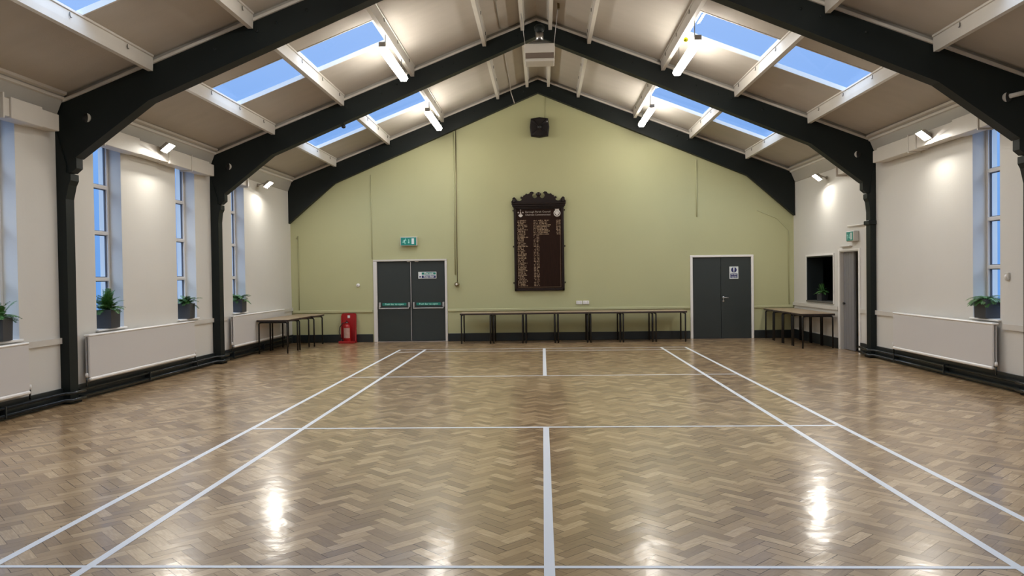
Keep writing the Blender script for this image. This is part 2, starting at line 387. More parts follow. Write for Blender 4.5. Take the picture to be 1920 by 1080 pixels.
for bi, (a, b) in enumerate(SKY_Y):
    for sg in (-1, 1):
        for pi_, (p, q) in enumerate(SKY_X):
            cosn = 1/math.sqrt(1+SL*SL); nx, nz = sg*SL*cosn, cosn
            fn = lambda s_, t, d: (XC+sg*t+nx*d, s_, ZR-SL*t+nz*d)
            g_ = sgroup('window_%d' % winno[0], fn((a+b)/2, (p+q)/2, 0)); winno[0] += 1
            side = 'left' if sg < 0 else 'right'
            g_['label'] = 'skylight in the %s roof slope, %s of its pair, %s' % (side, 'upper' if pi_ == 0 else 'lower', bayname[bi])
            k = mb('cream'); e_ = .025
            for (aa, bb, pp, qq) in ((a, b, p, p+e_), (a, b, q-e_, q), (a, a+e_, p+e_, q-e_), (b-e_, b, p+e_, q-e_)):
                for (d0, d1) in ((-.008, CT+.012),):
                    k.add([fn(aa,pp,d0),fn(bb,pp,d0),fn(bb,qq,d0),fn(aa,qq,d0),fn(aa,pp,d1),fn(bb,pp,d1),fn(bb,qq,d1),fn(aa,qq,d1)], [(0,3,2,1),(4,5,6,7),(0,1,5,4),(1,2,6,5),(2,3,7,6),(3,0,4,7)])
            k.build('window_frame', g_)
            k = mb('glass'); k.add([fn(a,p,CT+.008),fn(b,p,CT+.008),fn(b,q,CT+.008),fn(a,q,CT+.008)], [(0,1,2,3)]); k.build('pane', g_, recalc=False)

# ------------------------------------------------------------------ wall windows
def wall_window(side, y0, y1, label):
    X0 = lx if side < 0 else rx
    ym = (y0+y1)/2
    g_ = sgroup('window_%d' % winno[0], (X0(ym), ym, WZ0)); winno[0] += 1; g_['label'] = label
    P = lambda d: X0(ym)+side*d
    k = mb('upvc'); fw_ = .05
    k.box(P(.18), P(.25), y0, y0+fw_, WZ0, WZ1, .006); k.box(P(.18), P(.25), y1-fw_, y1, WZ0, WZ1, .006)
    k.box(P(.18), P(.25), y0+fw_, y1-fw_, WZ0, WZ0+.06, .006); k.box(P(.18), P(.25), y0+fw_, y1-fw_, WZ1-.05, WZ1, .006)
    k.build('window_frame', g_)
    tz = [WZ0+.06, 1.59, 2.265, 2.94, WZ1-.05]
    for i in range(1, 4):
        k = mb('upvc'); k.box(P(.175), P(.25), y0+fw_, y1-fw_, tz[i], tz[i]+.055, .006); k.build('transom', g_)
    for i in range(4):
        k = mb('gasket'); a_, b_ = (tz[i]+(.055 if i else 0)), tz[i+1]
        for (u0, u1, v0, v1) in ((y0+fw_, y0+fw_+.010, a_, b_), (y1-fw_-.010, y1-fw_, a_, b_), (y0+fw_+.01, y1-fw_-.01, a_, a_+.010), (y0+fw_+.01, y1-fw_-.01, b_-.010, b_)):
            k.box(P(.205), P(.23), u0, u1, v0, v1)
        k.build('gasket', g_)
        k = mb('glass'); k.add([(P(.22), y0+fw_, a_), (P(.22), y1-fw_, a_), (P(.22), y1-fw_, b_), (P(.22), y0+fw_, b_)], [(0, 1, 2, 3)]); k.build('pane', g_, recalc=False)
    k = mb('white'); k.box(P(.18), P(-.045), y0-.03, y1+.03, WZ0-.022, WZ0+.006, .006); k.build('window_sill', g_)
wall_window(-1, *WIN_L[0], 'tall window in the left wall nearest the camera')
wall_window(-1, *WIN_L[1], 'tall window at the left edge of the photo')
wall_window(-1, *WIN_L[2], 'tall left-wall window just past the nearest column')
wall_window(-1, *WIN_L[3], 'tall left-wall window just before the second column')
wall_window(-1, *WIN_L[4], 'tall left-wall window past the second column')
wall_window(1, *WIN_R[0], 'tall window in the right wall nearest the camera')
wall_window(1, *WIN_R[1], 'tall right-wall window near the right edge of the photo')
# ------------------------------------------------------------------ trim: dado, skirting, pipes, cornice
tn = [1]
def trim(k, label=None):
    o = k.build('trim_%d' % tn[0]); tn[0] += 1; return struct(o, label)
COLY = [9.78, 14.30]
CD = .18
RAD_L = [(5.85, 9.05), (10.20, 13.38), (14.96, 17.95)]
RAD_R = [(10.53, 13.46)]
def spans(a, b, cuts):
    out_ = []; cur = a
    for c0, c1 in sorted(cuts):
        if c0 > cur: out_.append((cur, min(c0, b)))
        cur = max(cur, c1)
    if cur < b: out_.append((cur, b))
    return [(p, q) for p, q in out_ if q-p > .02]
k = mb('cream')
for a, b in spans(YF, YB, [(c-.0, c+CD) for c in COLY]+[(p-.04, q+.04) for p, q in RAD_L]):
    k.prism([(a, .785), (b, .785), (b, .862), (a, .862)], lambda s_, t, d: (lx(s_)+d, s_, t), 0, .032)
trim(k, 'cream dado rail along the left wall')
k = mb('cream')
for a, b in spans(YF, YB, [(c-.0, c+CD) for c in COLY]+[(p-.04, q+.04) for p, q in RAD_R]+[(14.96, 16.04)]):
    k.prism([(a, .785), (b, .785), (b, .862), (a, .862)], lambda s_, t, d: (rx(s_)-d, s_, t), 0, .032)
trim(k, 'cream dado rail along the right wall')
k = mb('green_trim')
for a, b in ((XL+.03, -4.17), (-2.33, 3.52), (5.04, xr-.03)): k.box(a, b, YB-.028, YB, .725, .79, .008)
trim(k, 'green dado rail on the green wall')
for nm, k in (('baseboard_left', MB()), ('baseboard_right', MB()), ('baseboard_back', MB())):
    k.use('skirt')
    if nm.endswith('left'):
        for a, b in spans(YF, YB, [(c, c+CD) for c in COLY]): k.prism([(a, 0), (b, 0), (b, .205), (a, .205)], lambda s_, t, d: (lx(s_)+d, s_, t), 0, .028)
    elif nm.endswith('right'):
        for a, b in spans(YF, YB, [(c, c+CD) for c in COLY]+[(14.96, 16.04)]):
            k.prism([(a, 0), (b, 0), (b, .215), (a, .215)], lambda s_, t, d: (rx(s_)-d, s_, t), 0, .028)
    else:
        for a, b in ((XL+.03, -4.17), (-2.33, 3.52), (5.04, xr-.03)): k.box(a, b, YB-.025, YB, 0, .195, .008)
    struct(k.build(nm))
# heating pipes along both walls, dog-legging round the columns
def pipes(side, y0, y1, label):
    t = thing('heating_pipes', ((lx(y0)+.05) if side < 0 else rx(y0)-.05, y0, 0), label, 'pipe', 'heating pipe runs at skirting level')
    for z in (.055, .145):
        X = (lambda y: lx(y)+.085) if side < 0 else (lambda y: rx(y)-.085)
        pts = [(X(y0), y0, z)]
        for c in COLY:
            if y0 < c < y1:
                hin = 6.09 if c < 12 else 6.01; colin = XC-hin+.05 if side < 0 else XC+hin-.05
                pts += [(X(c-.07), c-.07, z), (colin, c-.06, z), (colin, c+.24, z), (X(c+.25), c+.25, z)]
        pts.append((X(y1), y1, z))
        k = mb('pipe'); k.tube(pts, .024 if z < .1 else .02, 10); k.build('pipe', t)
    y = y0+.8
    while y < y1-.3:
        xx = (lx(y)+.031 if side < 0 else rx(y+.02)-.031)
        if not any(c-.3 < y < c+.5 for c in COLY): k = mb('skirt'); k.box(xx-side*.0, xx-side*.085, y, y+.02, .03, .17); k.build('pipe_clip', t)
        y += 1.6
    return t
pipes(-1, 3.0, 18.4, 'pair of black heating pipes along the foot of the left wall')
pipes(1, 3.0, 14.9, 'pair of black heating pipes along the foot of the right wall')
# cornice / sloping soffit under the eaves
for side in (-1, 1):
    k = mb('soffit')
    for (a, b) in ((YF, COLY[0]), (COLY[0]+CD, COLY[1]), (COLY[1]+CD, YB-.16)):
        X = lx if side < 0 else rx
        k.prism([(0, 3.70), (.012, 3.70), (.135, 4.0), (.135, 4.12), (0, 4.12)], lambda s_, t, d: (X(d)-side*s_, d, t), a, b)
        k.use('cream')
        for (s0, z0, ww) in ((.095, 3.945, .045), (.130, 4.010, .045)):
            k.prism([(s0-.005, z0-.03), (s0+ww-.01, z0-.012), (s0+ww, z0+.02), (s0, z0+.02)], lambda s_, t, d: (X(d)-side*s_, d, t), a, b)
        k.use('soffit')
    trim(k, 'sloping cornice at the top of the %s wall' % ('left' if side < 0 else 'right'))
# battens where the ceiling boards meet the trusses
for yc, nm in ((COLY[0], 'nearest'), (COLY[1], 'middle'), (18.6, 'end')):
    k = mb('cream')
    for sg in (-1, 1):
        k.prism([(0, ZR-.10), (0, ZR-.062), (6.1, zc(XC+6.1)-.062), (6.1, zc(XC+6.1)-.10)], lambda a, b, d: (XC+sg*a, d, b), yc-.01, yc+(.165 if yc < 18 else .13))
        k.use('soffit'); k.prism([(0, ZR-.062), (0, ZR-.0), (6.1, zc(XC+6.1)), (6.1, zc(XC+6.1)-.062)], lambda a, b, d: (XC+sg*a, d, b), yc+.05, yc+.12); k.use('cream')  # recessed strip in a darker colour stands for the shadow gap
    trim(k, 'cream batten on top of the %s truss' % nm)

# ------------------------------------------------------------------ trusses
def truss(name, yc, half_in, corner, label, column=True, depth=.18):
    t = thing(name, (XC, yc, 0), label, 'roof truss', 'black portal trusses')
    topz = lambda h: 6.27-SL*h
    ox = {-1: abs(lx(yc)-XC)-.003, 1: rx(yc+depth)-XC-.003}; AP, KK = (5.99, 3.915) if column else (5.965, 3.89)
    # rafters: one continuous member over the ridge
    def half(sg):
        if column:
            return [(sg*ox[sg], 3.55), (sg*ox[sg], topz(ox[sg])), ]
        return [(sg*(6.12 if sg < 0 else 6.05), 2.92), (sg*(6.12 if sg < 0 else 6.05), topz(6.08))]
    def low(sg):
        if column:
            return [(sg*4.97, KK), (sg*corner, 3.20), (sg*corner, 3.06), (sg*(corner+.07), 3.00), (sg*ox[sg], 3.00)]
        return [(sg*4.95, 3.88)]
    poly = half(-1)+[(0, 6.27)]+half(1)[::-1]+(low(1)[::-1] if column else low(1))+[(0, AP)]+(low(-1))
    k = mb('black')
    k.prism(poly, lambda a, b, d: (XC+a, d, b), yc+.02, yc+depth-.02)
    k.build('rafter', t)
    # flanges along the lower edge
    for sg in (-1, 1):
        pts = [(0, AP), (4.97, KK)]+([(corner, 3.20)] if column else [(6.05 if sg > 0 else 6.10, 2.93)])
        k = mb('black')
        for (a0, b0), (a1, b1) in zip(pts[:-1], pts[1:]):
            k.prism([(a0, b0-.012), (a0, b0+.014), (a1, b1+.014), (a1, b1-.012)], lambda a, b, d: (XC+sg*a, d, b), yc-.005, yc+depth+.005)
        k.build('flange', t)
    # bolts
    for sg in (-1, 1):
        for h in (.35, 1.55, 1.75, 2.6, 2.9, 3.3, 3.55, 4.1):
            zz = 6.27-SL*h-.10-(.04 if int(h*10) % 2 else 0)
            k = mb('black'); k.lathe([(0, -.016), (.018, -.016), (.020, 0)], (XC+sg*h, yc+.022, zz), 'y', 8); k.build('bolt_head', t)
    if column:
        for sg in (-1, 1):
            k = mb('black')
            o_x = ox[sg]
            prof = [(o_x, 0), (half_in, 0), (half_in, 2.66), (corner+.10, 2.84), (corner+.07, 2.90), (corner+.07, 2.985), (corner+.13, 3.0), (corner+.13, 3.1), (o_x, 3.56)]
            k.prism([(sg*a, b) for a, b in prof], lambda a, b, d: (XC+a, d, b), yc, yc+depth)
            k.box(XC+sg*(half_in-.03), XC+sg*o_x, yc-.03, yc+depth+.03, 0, .03, .008)
            if sg > 0 and yc > 12: k.box(XC+sg*(half_in-.035), XC+sg*(o_x), yc-.03, yc+depth+.03, 2.42, 2.50, .01)
            o = k.build('column', t)
            # service pipe hole
            hx = XC+sg*5.80; hz = 3.70
            k = mb('rubber'); k.lathe([(0, -.004), (.058, -.004), (.060, .02)], (hx, yc+.018, hz), 'y', 20); k.build('service_hole', t)
            k = mb('lightgrey'); n_ = 12
            outer = [(-sg*.060*math.cos(a), .060*math.sin(a)) for a in [-1.25+2.5*q/n_ for q in range(n_+1)]]
            inner = [(-sg*(.060*math.cos(a)-.030*math.cos(a*1.2)), .055*math.sin(a)) for a in [1.2-2.4*q/n_ for q in range(n_+1)]]
            k.prism(outer+inner[1:-1], lambda a, b, d: (hx+a, yc+d, hz+b), -.004, .016)
            if sg > 0 and yc < 12: k.tube([(hx+.02, yc-.01, hz+.01), (hx+.29, yc-.01, hz+.07)], .028, 10)
            k.build('service_sleeve', t)
    return t
truss('roof_truss', COLY[0], 6.09, 5.95, 'nearest black steel roof truss, cut off by the top of the photo')
truss('roof_truss', COLY[1], 6.01, 5.89, 'middle black steel roof truss, its columns by the second pair of planters')
truss('roof_truss', 18.60, 5.97, 5.84, 'furthest black steel roof truss, flat against the green wall without columns', column=False, depth=.14)

# ------------------------------------------------------------------ purlins
PUR = [.255, .96, 2.30, 3.62, 4.93]
ordn = ['ridge', 'second', 'third', 'fourth', 'lowest']
BAYS = [(5.3, COLY[0]-.015, 'in the bay nearest the camera'), (COLY[0]+CD+.015, COLY[1]-.015, 'between the nearest and middle trusses'), (COLY[1]+CD+.015, 18.585, 'between the middle truss and the green wall')]
for (a, b, bn) in BAYS:
    for sg in (-1, 1):
        for i, h in enumerate(PUR):
            x = XC+sg*h; zt = zc(x)
            sd = 'left' if sg < 0 else 'right'
            lab = ('ridge purlin, cream, %s of the ridge line, %s' if i == 0 else 'cream %s purlin down the %s roof slope, %s')
            lab = lab % ((sd, bn) if i == 0 else (ordn[i], sd, bn))
            t = thing('purlin', (x, (a+b)/2, zt), lab, 'purlin', 'cream purlins under the roof boards')
            k = mb('cream')
            k.prism([(-.032, .0-.19), (.032, -.19), (.036, -.12), (.036, -.018), (-.036, -.018), (-.036, -.12)], lambda s_, t_, d: (x+s_, d, zt+t_), a, b)
            k.build('web', t)
            k = mb('cream')
            s0, s1 = (-.048, .055) if sg > 0 else (-.055, .048)
            fz = lambda s_: -SL*abs(x+s_-XC)+SL*abs(x-XC)
            k.prism([(s0, fz(s0)-.028), (s1, fz(s1)-.028), (s1, fz(s1)-.004), (s0, fz(s0)-.004)], lambda s_, t_, d: (x+s_, d, zt+t_), a, b)
            k.build('top_board', t)
            # hook bolts
            nh = 4 if i else 0
            for q in range(nh):
                yy = a+(b-a)*(.12+.76*q/3)+(.15 if i % 2 else -.1)
                xs = x-sg*.05
                k = mb('fixdark'); k.tube([(xs, yy, zt-.035), (xs, yy, zt-.07), (xs+sg*.0, yy+.012, zt-.085), (xs, yy+.03, zt-.08)], .006, 6); k.build('hook_bolt', t)

# ------------------------------------------------------------------ trunking on side walls
def trunking(side, y0, y1, joints, clips, label):
    X = lx(y1)+.002 if side < 0 else rx(y1)-.002
    t = thing('cable_trunking', (X, (y0+y1)/2, 3.6), label, 'trunking', 'cream trunking on the side walls')
    k = mb('cream'); k.box(X, X-side*.175, y0, y1, 3.495, 3.705, .006); k.build('duct', t)
    for (a, b) in joints:
        k = mb('cream'); k.box(X, X-side*.20, a, b, 3.48, 3.722, .006); k.build('cover_sleeve', t)
    for c in clips:
        k = mb('cream'); k.box(X, X-side*.212, c, c+.022, 3.455, 3.745, .004); k.build('clip', t)
trunking(-1, 4.6, 9.60, [(8.68, 9.24), (6.5, 8.43)], [8.53], 'cream wall trunking at the top left, ending before the nearest column')
trunking(-1, 10.12, 14.10, [(10.22, 10.44), (10.48, 11.42), (12.35, 13.85)], [10.455, 13.12], 'cream trunking above the two left windows in the middle bay')
trunking(-1, 14.50, 15.75, [(14.7, 15.5)], [15.6], 'short cream trunking above the furthest left window')
trunking(1, 10.12, 14.02, [(10.15, 10.62), (10.68, 11.32), (12.4, 13.8)], [10.64, 12.62], 'cream trunking along the right wall above its window')
trunking(1, 14.50, 15.7, [(14.7, 15.5)], [15.6], 'short cream trunking above the open door on the right')
trunking(1, 4.6, 9.50, [(8.55, 9.10)], [8.40], 'cream trunking on the right wall nearest the camera')

# ------------------------------------------------------------------ lights
def fluorescent(x, y0, y1, z, label):
    t = thing('fluorescent_light', (x, (y0+y1)/2, z), label, 'light', 'ceiling fluorescent battens')
    k = mb('fixture'); k.box(x-.035, x+.035, y0, y1, z+.035, z+.085, .005); k.build('gear_tray', t)
    k = mb('tube'); hexp = [(-.062, .035), (.062, .035), (.075, .0), (.045, -.045), (-.045, -.045), (-.075, .0)]
    sc = [(y0+.03, .55), (y0+.07, 1), (y1-.06, 1), (y1-.01, .55)]
    vs = []; F = []
    for yy, s_ in sc: vs += [(x+a*s_, yy, z+(b if b > 0 else b*s_)) for a, b in hexp]
    for q in range(3): F += [[q*6+i, q*6+(i+1) % 6, q*6+6+(i+1) % 6, q*6+6+i] for i in range(6)]
    F += [list(range(6))[::-1], list(range(18, 24))]
    k.add(vs, F); k.build('diffuser', t)
    for yy in (y0, y1-.02):
        k = mb('floodbody'); k.box(x-.05, x+.05, yy-.01, yy+.03, z+.02, z+.095, .004); k.build('end_cap', t)
    for yy in (y0+.25, y1-.25):
        k = mb('fixdark'); k.box(x-.006, x+.006, yy, yy+.012, z+.08, (zc(x)-.02 if x > 0 else zc(x)-.20)); k.build('hanger', t)
LZ = 5.00
fluorescent(-2.36, 11.50, 13.35, LZ, 'fluorescent light on the left slope beside the middle-bay skylights')
fluorescent(2.32, 11.55, 13.40, LZ, 'fluorescent light on the right slope beside the middle-bay skylights')
fluorescent(-2.36, 16.05, 17.90, LZ, 'fluorescent light on the left slope close to the green wall')
fluorescent(2.30, 16.20, 18.00, LZ, 'fluorescent light on the right slope close to the green wall')
fluorescent(-2.36, 6.6, 8.45, LZ, 'added unseen fluorescent light on the left slope above the picture top')  # unseen lamp added to light the near bay
fluorescent(2.32, 6.6, 8.45, LZ, 'added unseen fluorescent light on the right slope above the picture top')  # second unseen lamp, added for light in the near bay

def flood(side, x, y, z, label):
    t = thing('floodlight', (x, y, z), label, 'light', 'wall floodlights')
    nrm = Vector((-side*.62, -.10, -.78)).normalized()
    ax = Vector((0, 1, 0)); ax = (ax-nrm*ax.dot(nrm)).normalized(); bx_ = nrm.cross(ax)
    def fr_(a, b, c): v = Vector((x, y, z))+ax*a+bx_*b+nrm*c; return tuple(v)
    k = mb('floodbody')
    A, B = .095, .095
    P = [fr_(-A, -B, 0), fr_(A, -B, 0), fr_(A, B, 0), fr_(-A, B, 0), fr_(-A*.6, -B*.6, -.07), fr_(A*.6, -B*.6, -.07), fr_(A*.6, B*.6, -.07), fr_(-A*.6, B*.6, -.07)]
    k.add(P, [(0,1,2,3),(7,6,5,4),(0,4,5,1),(1,5,6,2),(2,6,7,3),(3,7,4,0)]); k.build('housing', t)
    k = mb('flood'); a_, b_ = A*.88, B*.88
    k.add([fr_(-a_, -b_, .003), fr_(a_, -b_, .003), fr_(a_, b_, .003), fr_(-a_, b_, .003)], [(0, 1, 2, 3)]); gl_ = k.build('glass', t, recalc=False)
    nn = gl_.data.polygons[0].normal
    if Vector(nn).dot(nrm) < 0: gl_.data.flip_normals()
    k = mb('floodbody'); wx = lx(y) if side < 0 else rx(y)
    wo = (.222 if side < 0 and y > 9 else .265) if y < 14 else .018
    k.tube([fr_(0, 0, -.06), (x+side*.02, y+.02, z+.06), (wx-side*wo, y+.02, z+.0)], .014, 8); k.lathe([(0, -.012), (.035, -.012), (.035, .012), (0, .012)], (wx-side*wo, y+.02, z+.0), 'x', 12); k.build('bracket', t)
flood(-1, -5.92, 12.07, 3.68, 'lit floodlight on the left wall between the middle-bay windows')
flood(-1, -5.95, 16.65, 3.63, 'lit floodlight on the left wall near the green wall')
flood(1, 5.78, 12.00, 3.62, 'lit floodlight on the right wall above the long radiator')
flood(1, 5.80, 16.60, 3.56, 'lit floodlight on the right wall above the serving hatch')
flood(-1, -5.95, 7.3, 3.66, 'added unseen floodlight on the left wall before the nearest column')  # out-of-view floodlight, added for illumination near the camera
flood(1, 5.83, 7.3, 3.62, 'added unseen floodlight on the right wall before the nearest column')  # matching out-of-view floodlight, added for the same illumination

# shuttlecock resting on the right fitting
t = thing('shuttlecock', (2.22, 12.05, 5.16), 'yellow shuttlecock caught beside the right middle-bay fluorescent light', 'shuttlecock')
k = mb('yellow')
vs = []; ng = 12
for i in range(ng):
    a = 2*PI*i/ng
    for (r, h) in ((.012, 0), (.034, .065)): vs.append((2.22+r*math.cos(a), 12.05-h, 5.16+r*math.sin(a)))
F = [[2*i, 2*((i+1) % ng), 2*((i+1) % ng)+1, 2*i+1] for i in range(ng)]
k.add(vs, F, True); k.build('skirt', t, recalc=False)
k = mb('yellow'); k.lathe([(0, .03), (.012, .027), (.0135, .012), (.013, -.002)], (2.22, 12.05, 5.16), 'y', 12); k.build('cork', t)

t = thing('motion_sensor', (-3.70, 14.40, 4.50), 'small dark fitting hanging under the middle truss beside the left skylight', 'sensor')
k = mb('rubber'); k.tube([(-3.70, 14.39, 4.52), (-3.70, 14.39, 4.44)], .010, 8); k.build('stem', t)
k = mb('rubber'); k.lathe([(0, .03), (.03, .025), (.042, 0), (.034, -.03), (0, -.04)], (-3.70, 14.39, 4.42), 'z', 14); k.build('body', t)

# ridge heater / fan unit
HX, HY = XC+.055, 13.62
t = thing('ceiling_heater', (HX, HY, 5.45), 'cream boxed heater hanging on wires below the ridge', 'heater')
k = mb('cream'); k.box(HX-.262, HX+.262, HY-.20, HY+.20, 5.43, 5.585, .008); k.build('casing', t)
k = mb('heater_slot'); k.box(HX-.245, HX+.245, HY-.18, HY+.18, 5.335, 5.43); k.build('grille', t)
k = mb('lightgrey'); k.box(HX-.255, HX+.255, HY-.19, HY+.19, 5.285, 5.336, .012); k.build('lower_tray', t)
k = mb('fixdark'); k.lathe([(0, .10), (.08, .098), (.17, .065), (.235, .015), (.24, 0), (0, 0)], (HX, HY, 5.585), 'z', 28); k.build('dome_cap', t)
k = mb('steel'); k.lathe([(0, .16), (.07, .16), (.07, 0), (0, 0)], (HX, HY, 5.665), 'z', 20); k.build('motor_neck', t)
k = mb('black'); k.lathe([(0, -.1), (.05, -.085), (.085, -.03), (.095, .03), (.06, .06), (0, .06)], (HX, HY, 5.90), 'z', 20); k.build('ceiling_rose', t)
for sg in (-1, 1):
    k = mb('greysteel'); k.tube([(HX+sg*.25, HY-.15, 5.58), (HX+sg*.33, HY-.3, 6.23)], .006, 6); k.build('wire', t)
    k = mb('brass' if sg > 0 else 'cream'); k.box(HX+sg*.33-.02, HX+sg*.33+.02, HY-.33, HY-.27, 6.13, 6.235, .004); k.build('wire_clamp', t)

# ------------------------------------------------------------------ ceiling conduit, wall conduits
def conduit(pts, r, m, label, extra=None, cat='conduit'):
    k = mb(m); k.tube(pts, r, 8); o = k.build('conduit'); tag(o, label, cat, 'thin surface conduits'); return o
cz = lambda x: zc(x)-.018
conduit([(XC-.66, 5.5, cz(XC-.66)), (XC-.66, 9.70, cz(XC-.66))], .011, 'soffit', 'thin conduit on the left ceiling boards near the ridge, nearest bay')
conduit([(XC-.66, 10.05, cz(XC-.66)), (XC-.66, 14.16, cz(XC-.66))], .011, 'soffit', 'thin conduit on the left ceiling boards near the ridge, middle bay')
conduit([(XC-.66, 14.45, cz(XC-.66)), (XC-.66, 18.56, cz(XC-.66)), (XC-.64, 18.575, 5.95), (XC-.56, 18.575, 5.70)], .011, 'cream', 'thin conduit on the left ceiling boards near the ridge, running onto the furthest truss')
jb_parent = bpy.data.objects['conduit.001']
k = mb('soffit'); k.box(XC-.70, XC-.62, 12.6, 12.68, cz(XC-.66)-.03, cz(XC-.66)-.002, .005); k.tube([(XC-.80, 12.5, cz(XC-.8)-.012), (XC-.55, 12.78, cz(XC-.55)-.015)], .007, 6)
k.build('junction_box', jb_parent)
t = thing('pull_switch', (-2.10, YB, 1.38), 'brass bell and thin pipe hanging right of the fire exit doors', 'switch')
k = mb('green_trim'); k.tube([(-2.135, YB-.016, 5.14), (-2.135, YB-.016, 1.62)], .012, 8); k.build('conduit_pipe', t)
k = mb('brass'); k.tube([(-2.075, YB-.03, 5.16), (-2.085, YB-.03, 1.45)], .009, 8); k.build('cord', t)
k = mb('brass'); k.lathe([(0, .055), (.03, .05), (.055, .022), (.06, -.01), (.045, -.04), (.0, -.055)], (-2.095, YB-.05, 1.385), 'z', 20); k.build('bell', t)
k = mb('white'); k.lathe([(0, -.012), (.022, -.010), (.024, 0)], (-2.10, YB-.105, 1.385), 'y', 12); k.build('button', t)
conduit([(3.70, YB-.012, 4.30), (3.70, YB-.012, 2.93)], .012, 'green_trim', 'thin green conduit dropping down the wall above the plain double doors')
conduit([(-4.165, YB-.01, 4.08), (-4.165, YB-.01, 2.03)], .009, 'green_trim', 'thin green conduit above the left corner of the fire exit doors')
conduit([(-6.03, YB-.014, 2.55), (-5.985, YB-.014, 2.62), (-5.985, YB-.014, .80)], .010, 'green_trim', 'thin green conduit in the left corner of the green wall')
conduit([(5.13, YB-.014, 3.06), (5.60, YB-.014, 2.86), (5.86, YB-.014, 2.58), (5.87, YB-.014, .80)], .010, 'green_trim', 'thin green conduit in the right corner of the green wall')
conduit([(.10, YB-.008, 5.93), (.10, YB-.008, 5.38)], .006, 'green_trim', 'short cable down to the wall speaker from the ridge')
# right column services
t = thing('service_pipe', (rx(14.5), 14.55, 0), 'cream vertical pipe casing behind the middle truss column on the right', 'pipe')
k = mb('cream'); xx = rx(14.55); k.box(xx-.073, xx-.004, 14.50, 14.62, .22, 2.40, .008); k.build('casing', t)
k = mb('cream'); k.tube([(rx(15.5)-.03, 14.48, 2.45), (rx(15.5)-.03, 15.5, 2.46)], .018, 8); k.build('pipe', t)

# ------------------------------------------------------------------ back wall: doors
k = mb('dark_room'); k.box(-4.2, -2.2, YB+.10, YB+.16, -.02, 2.1); k.box(3.4, 5.15, YB+.10, YB+.16, -.02, 2.1); struct(k.build('wall_leak_stop'))  # unseen dark boxes added behind the doors to block sky leaking through gaps
g_ = sgroup('door_1', ((DL[0]+DL[1])/2, YB, 0)); g_['label'] = 'dark double fire exit doors with push bars'
k = mb('upvc')
k.box(-4.145, -4.055, YB-.025, YB+.09, 0, 1.965, .006); k.box(-2.39, -2.335, YB-.025, YB+.09, 0, 1.965, .006)
k.build('door_frame', g_)
k = mb('lightgrey'); k.box(-4.145, -2.335, YB-.028, YB+.09, 1.965, 2.01, .006)
k.build('door_head', g_)
k = mb('steel'); k.box(-4.06, -2.39, YB+.0, YB+.08, 0, .015); k.build('threshold', g_)
MIDX = -3.225
for nm, (a, b) in (('L', (-4.05, MIDX-.012)), ('R', (MIDX+.012, -2.395))):
    k = mb('door'); k.box(a, b, YB+.03, YB+.075, .018, 1.96, .004)
    lf = k.build('door_leaf', g_)
    zb = .865
    k = mb('greysteel')
    k.box(a+.035, a+.075, YB-.035, YB+.03, zb-.02, zb+.10, .006); k.box(b-.06, b-.015, YB-.035, YB+.03, zb-.02, zb+.10, .006)
    k.tube([(a+.05, YB-.03, zb+.0), (a+.05, YB-.075, zb-.045), (b-.04, YB-.075, zb-.045), (b-.04, YB-.03, zb)], .014, 8)
    k.build('push_bar', lf)
    k = mb('green_sign'); k.box(a+.11, b-.11, YB+.024, YB+.03, zb+.02, zb+.085); sg_ = k.build('push_sign', g_)
    text_mesh('sign_text', 'Push bar to open', .062, 'sign_mint', sg_, ((a+b)/2, YB+.022, zb+.053), (1, 0, 0), (0, 0, 1), .0015, width=(b-a)*.56, bold=.001)
k = mb('greysteel'); k.box(MIDX-.012, MIDX+.006, YB+.005, YB+.03, .02, 1.955, .003); k.build('meeting_strip', g_)
k = mb('lightgrey'); k.box(MIDX-.09, MIDX-.02, YB-.0, YB+.03, 1.945, 1.975, .006); k.box(MIDX+.10, MIDX+.19, YB-.0, YB+.03, 1.945, 1.975, .006); k.build('door_stay', g_)
# notice on right leaf
t = thing('door_notice', (-2.825, YB+.03, 1.61), 'white, green and blue notice on the right fire exit leaf', 'sign')
k = mb('sign_white'); k.box(-3.045, -2.60, YB+.022, YB+.0295, 1.535, 1.70, .004); k.build('plate', t)
k = mb('green_sign'); k.box(-2.96, -2.615, YB+.019, YB+.0225, 1.632, 1.685); k.build('green_panel', t)
k = mb('blue_sign'); k.box(-2.96, -2.615, YB+.019, YB+.0225, 1.55, 1.61); k.build('blue_panel', t)
k = mb('blue_sign'); k.lathe([(0, 0), (.02, 0)], (-3.0, YB+.0205, 1.58), 'y', 16); k.build('blue_dot', t)
text_mesh('notice_text', 'Fire exit', .058, 'sign_white', t, (-2.785, YB+.018, 1.658), (1, 0, 0), (0, 0, 1), .001, width=.22, bold=.0015)
text_mesh('notice_text', 'Keep clear', .058, 'sign_white', t, (-2.785, YB+.018, 1.58), (1, 0, 0), (0, 0, 1), .001, width=.25, bold=.0015)

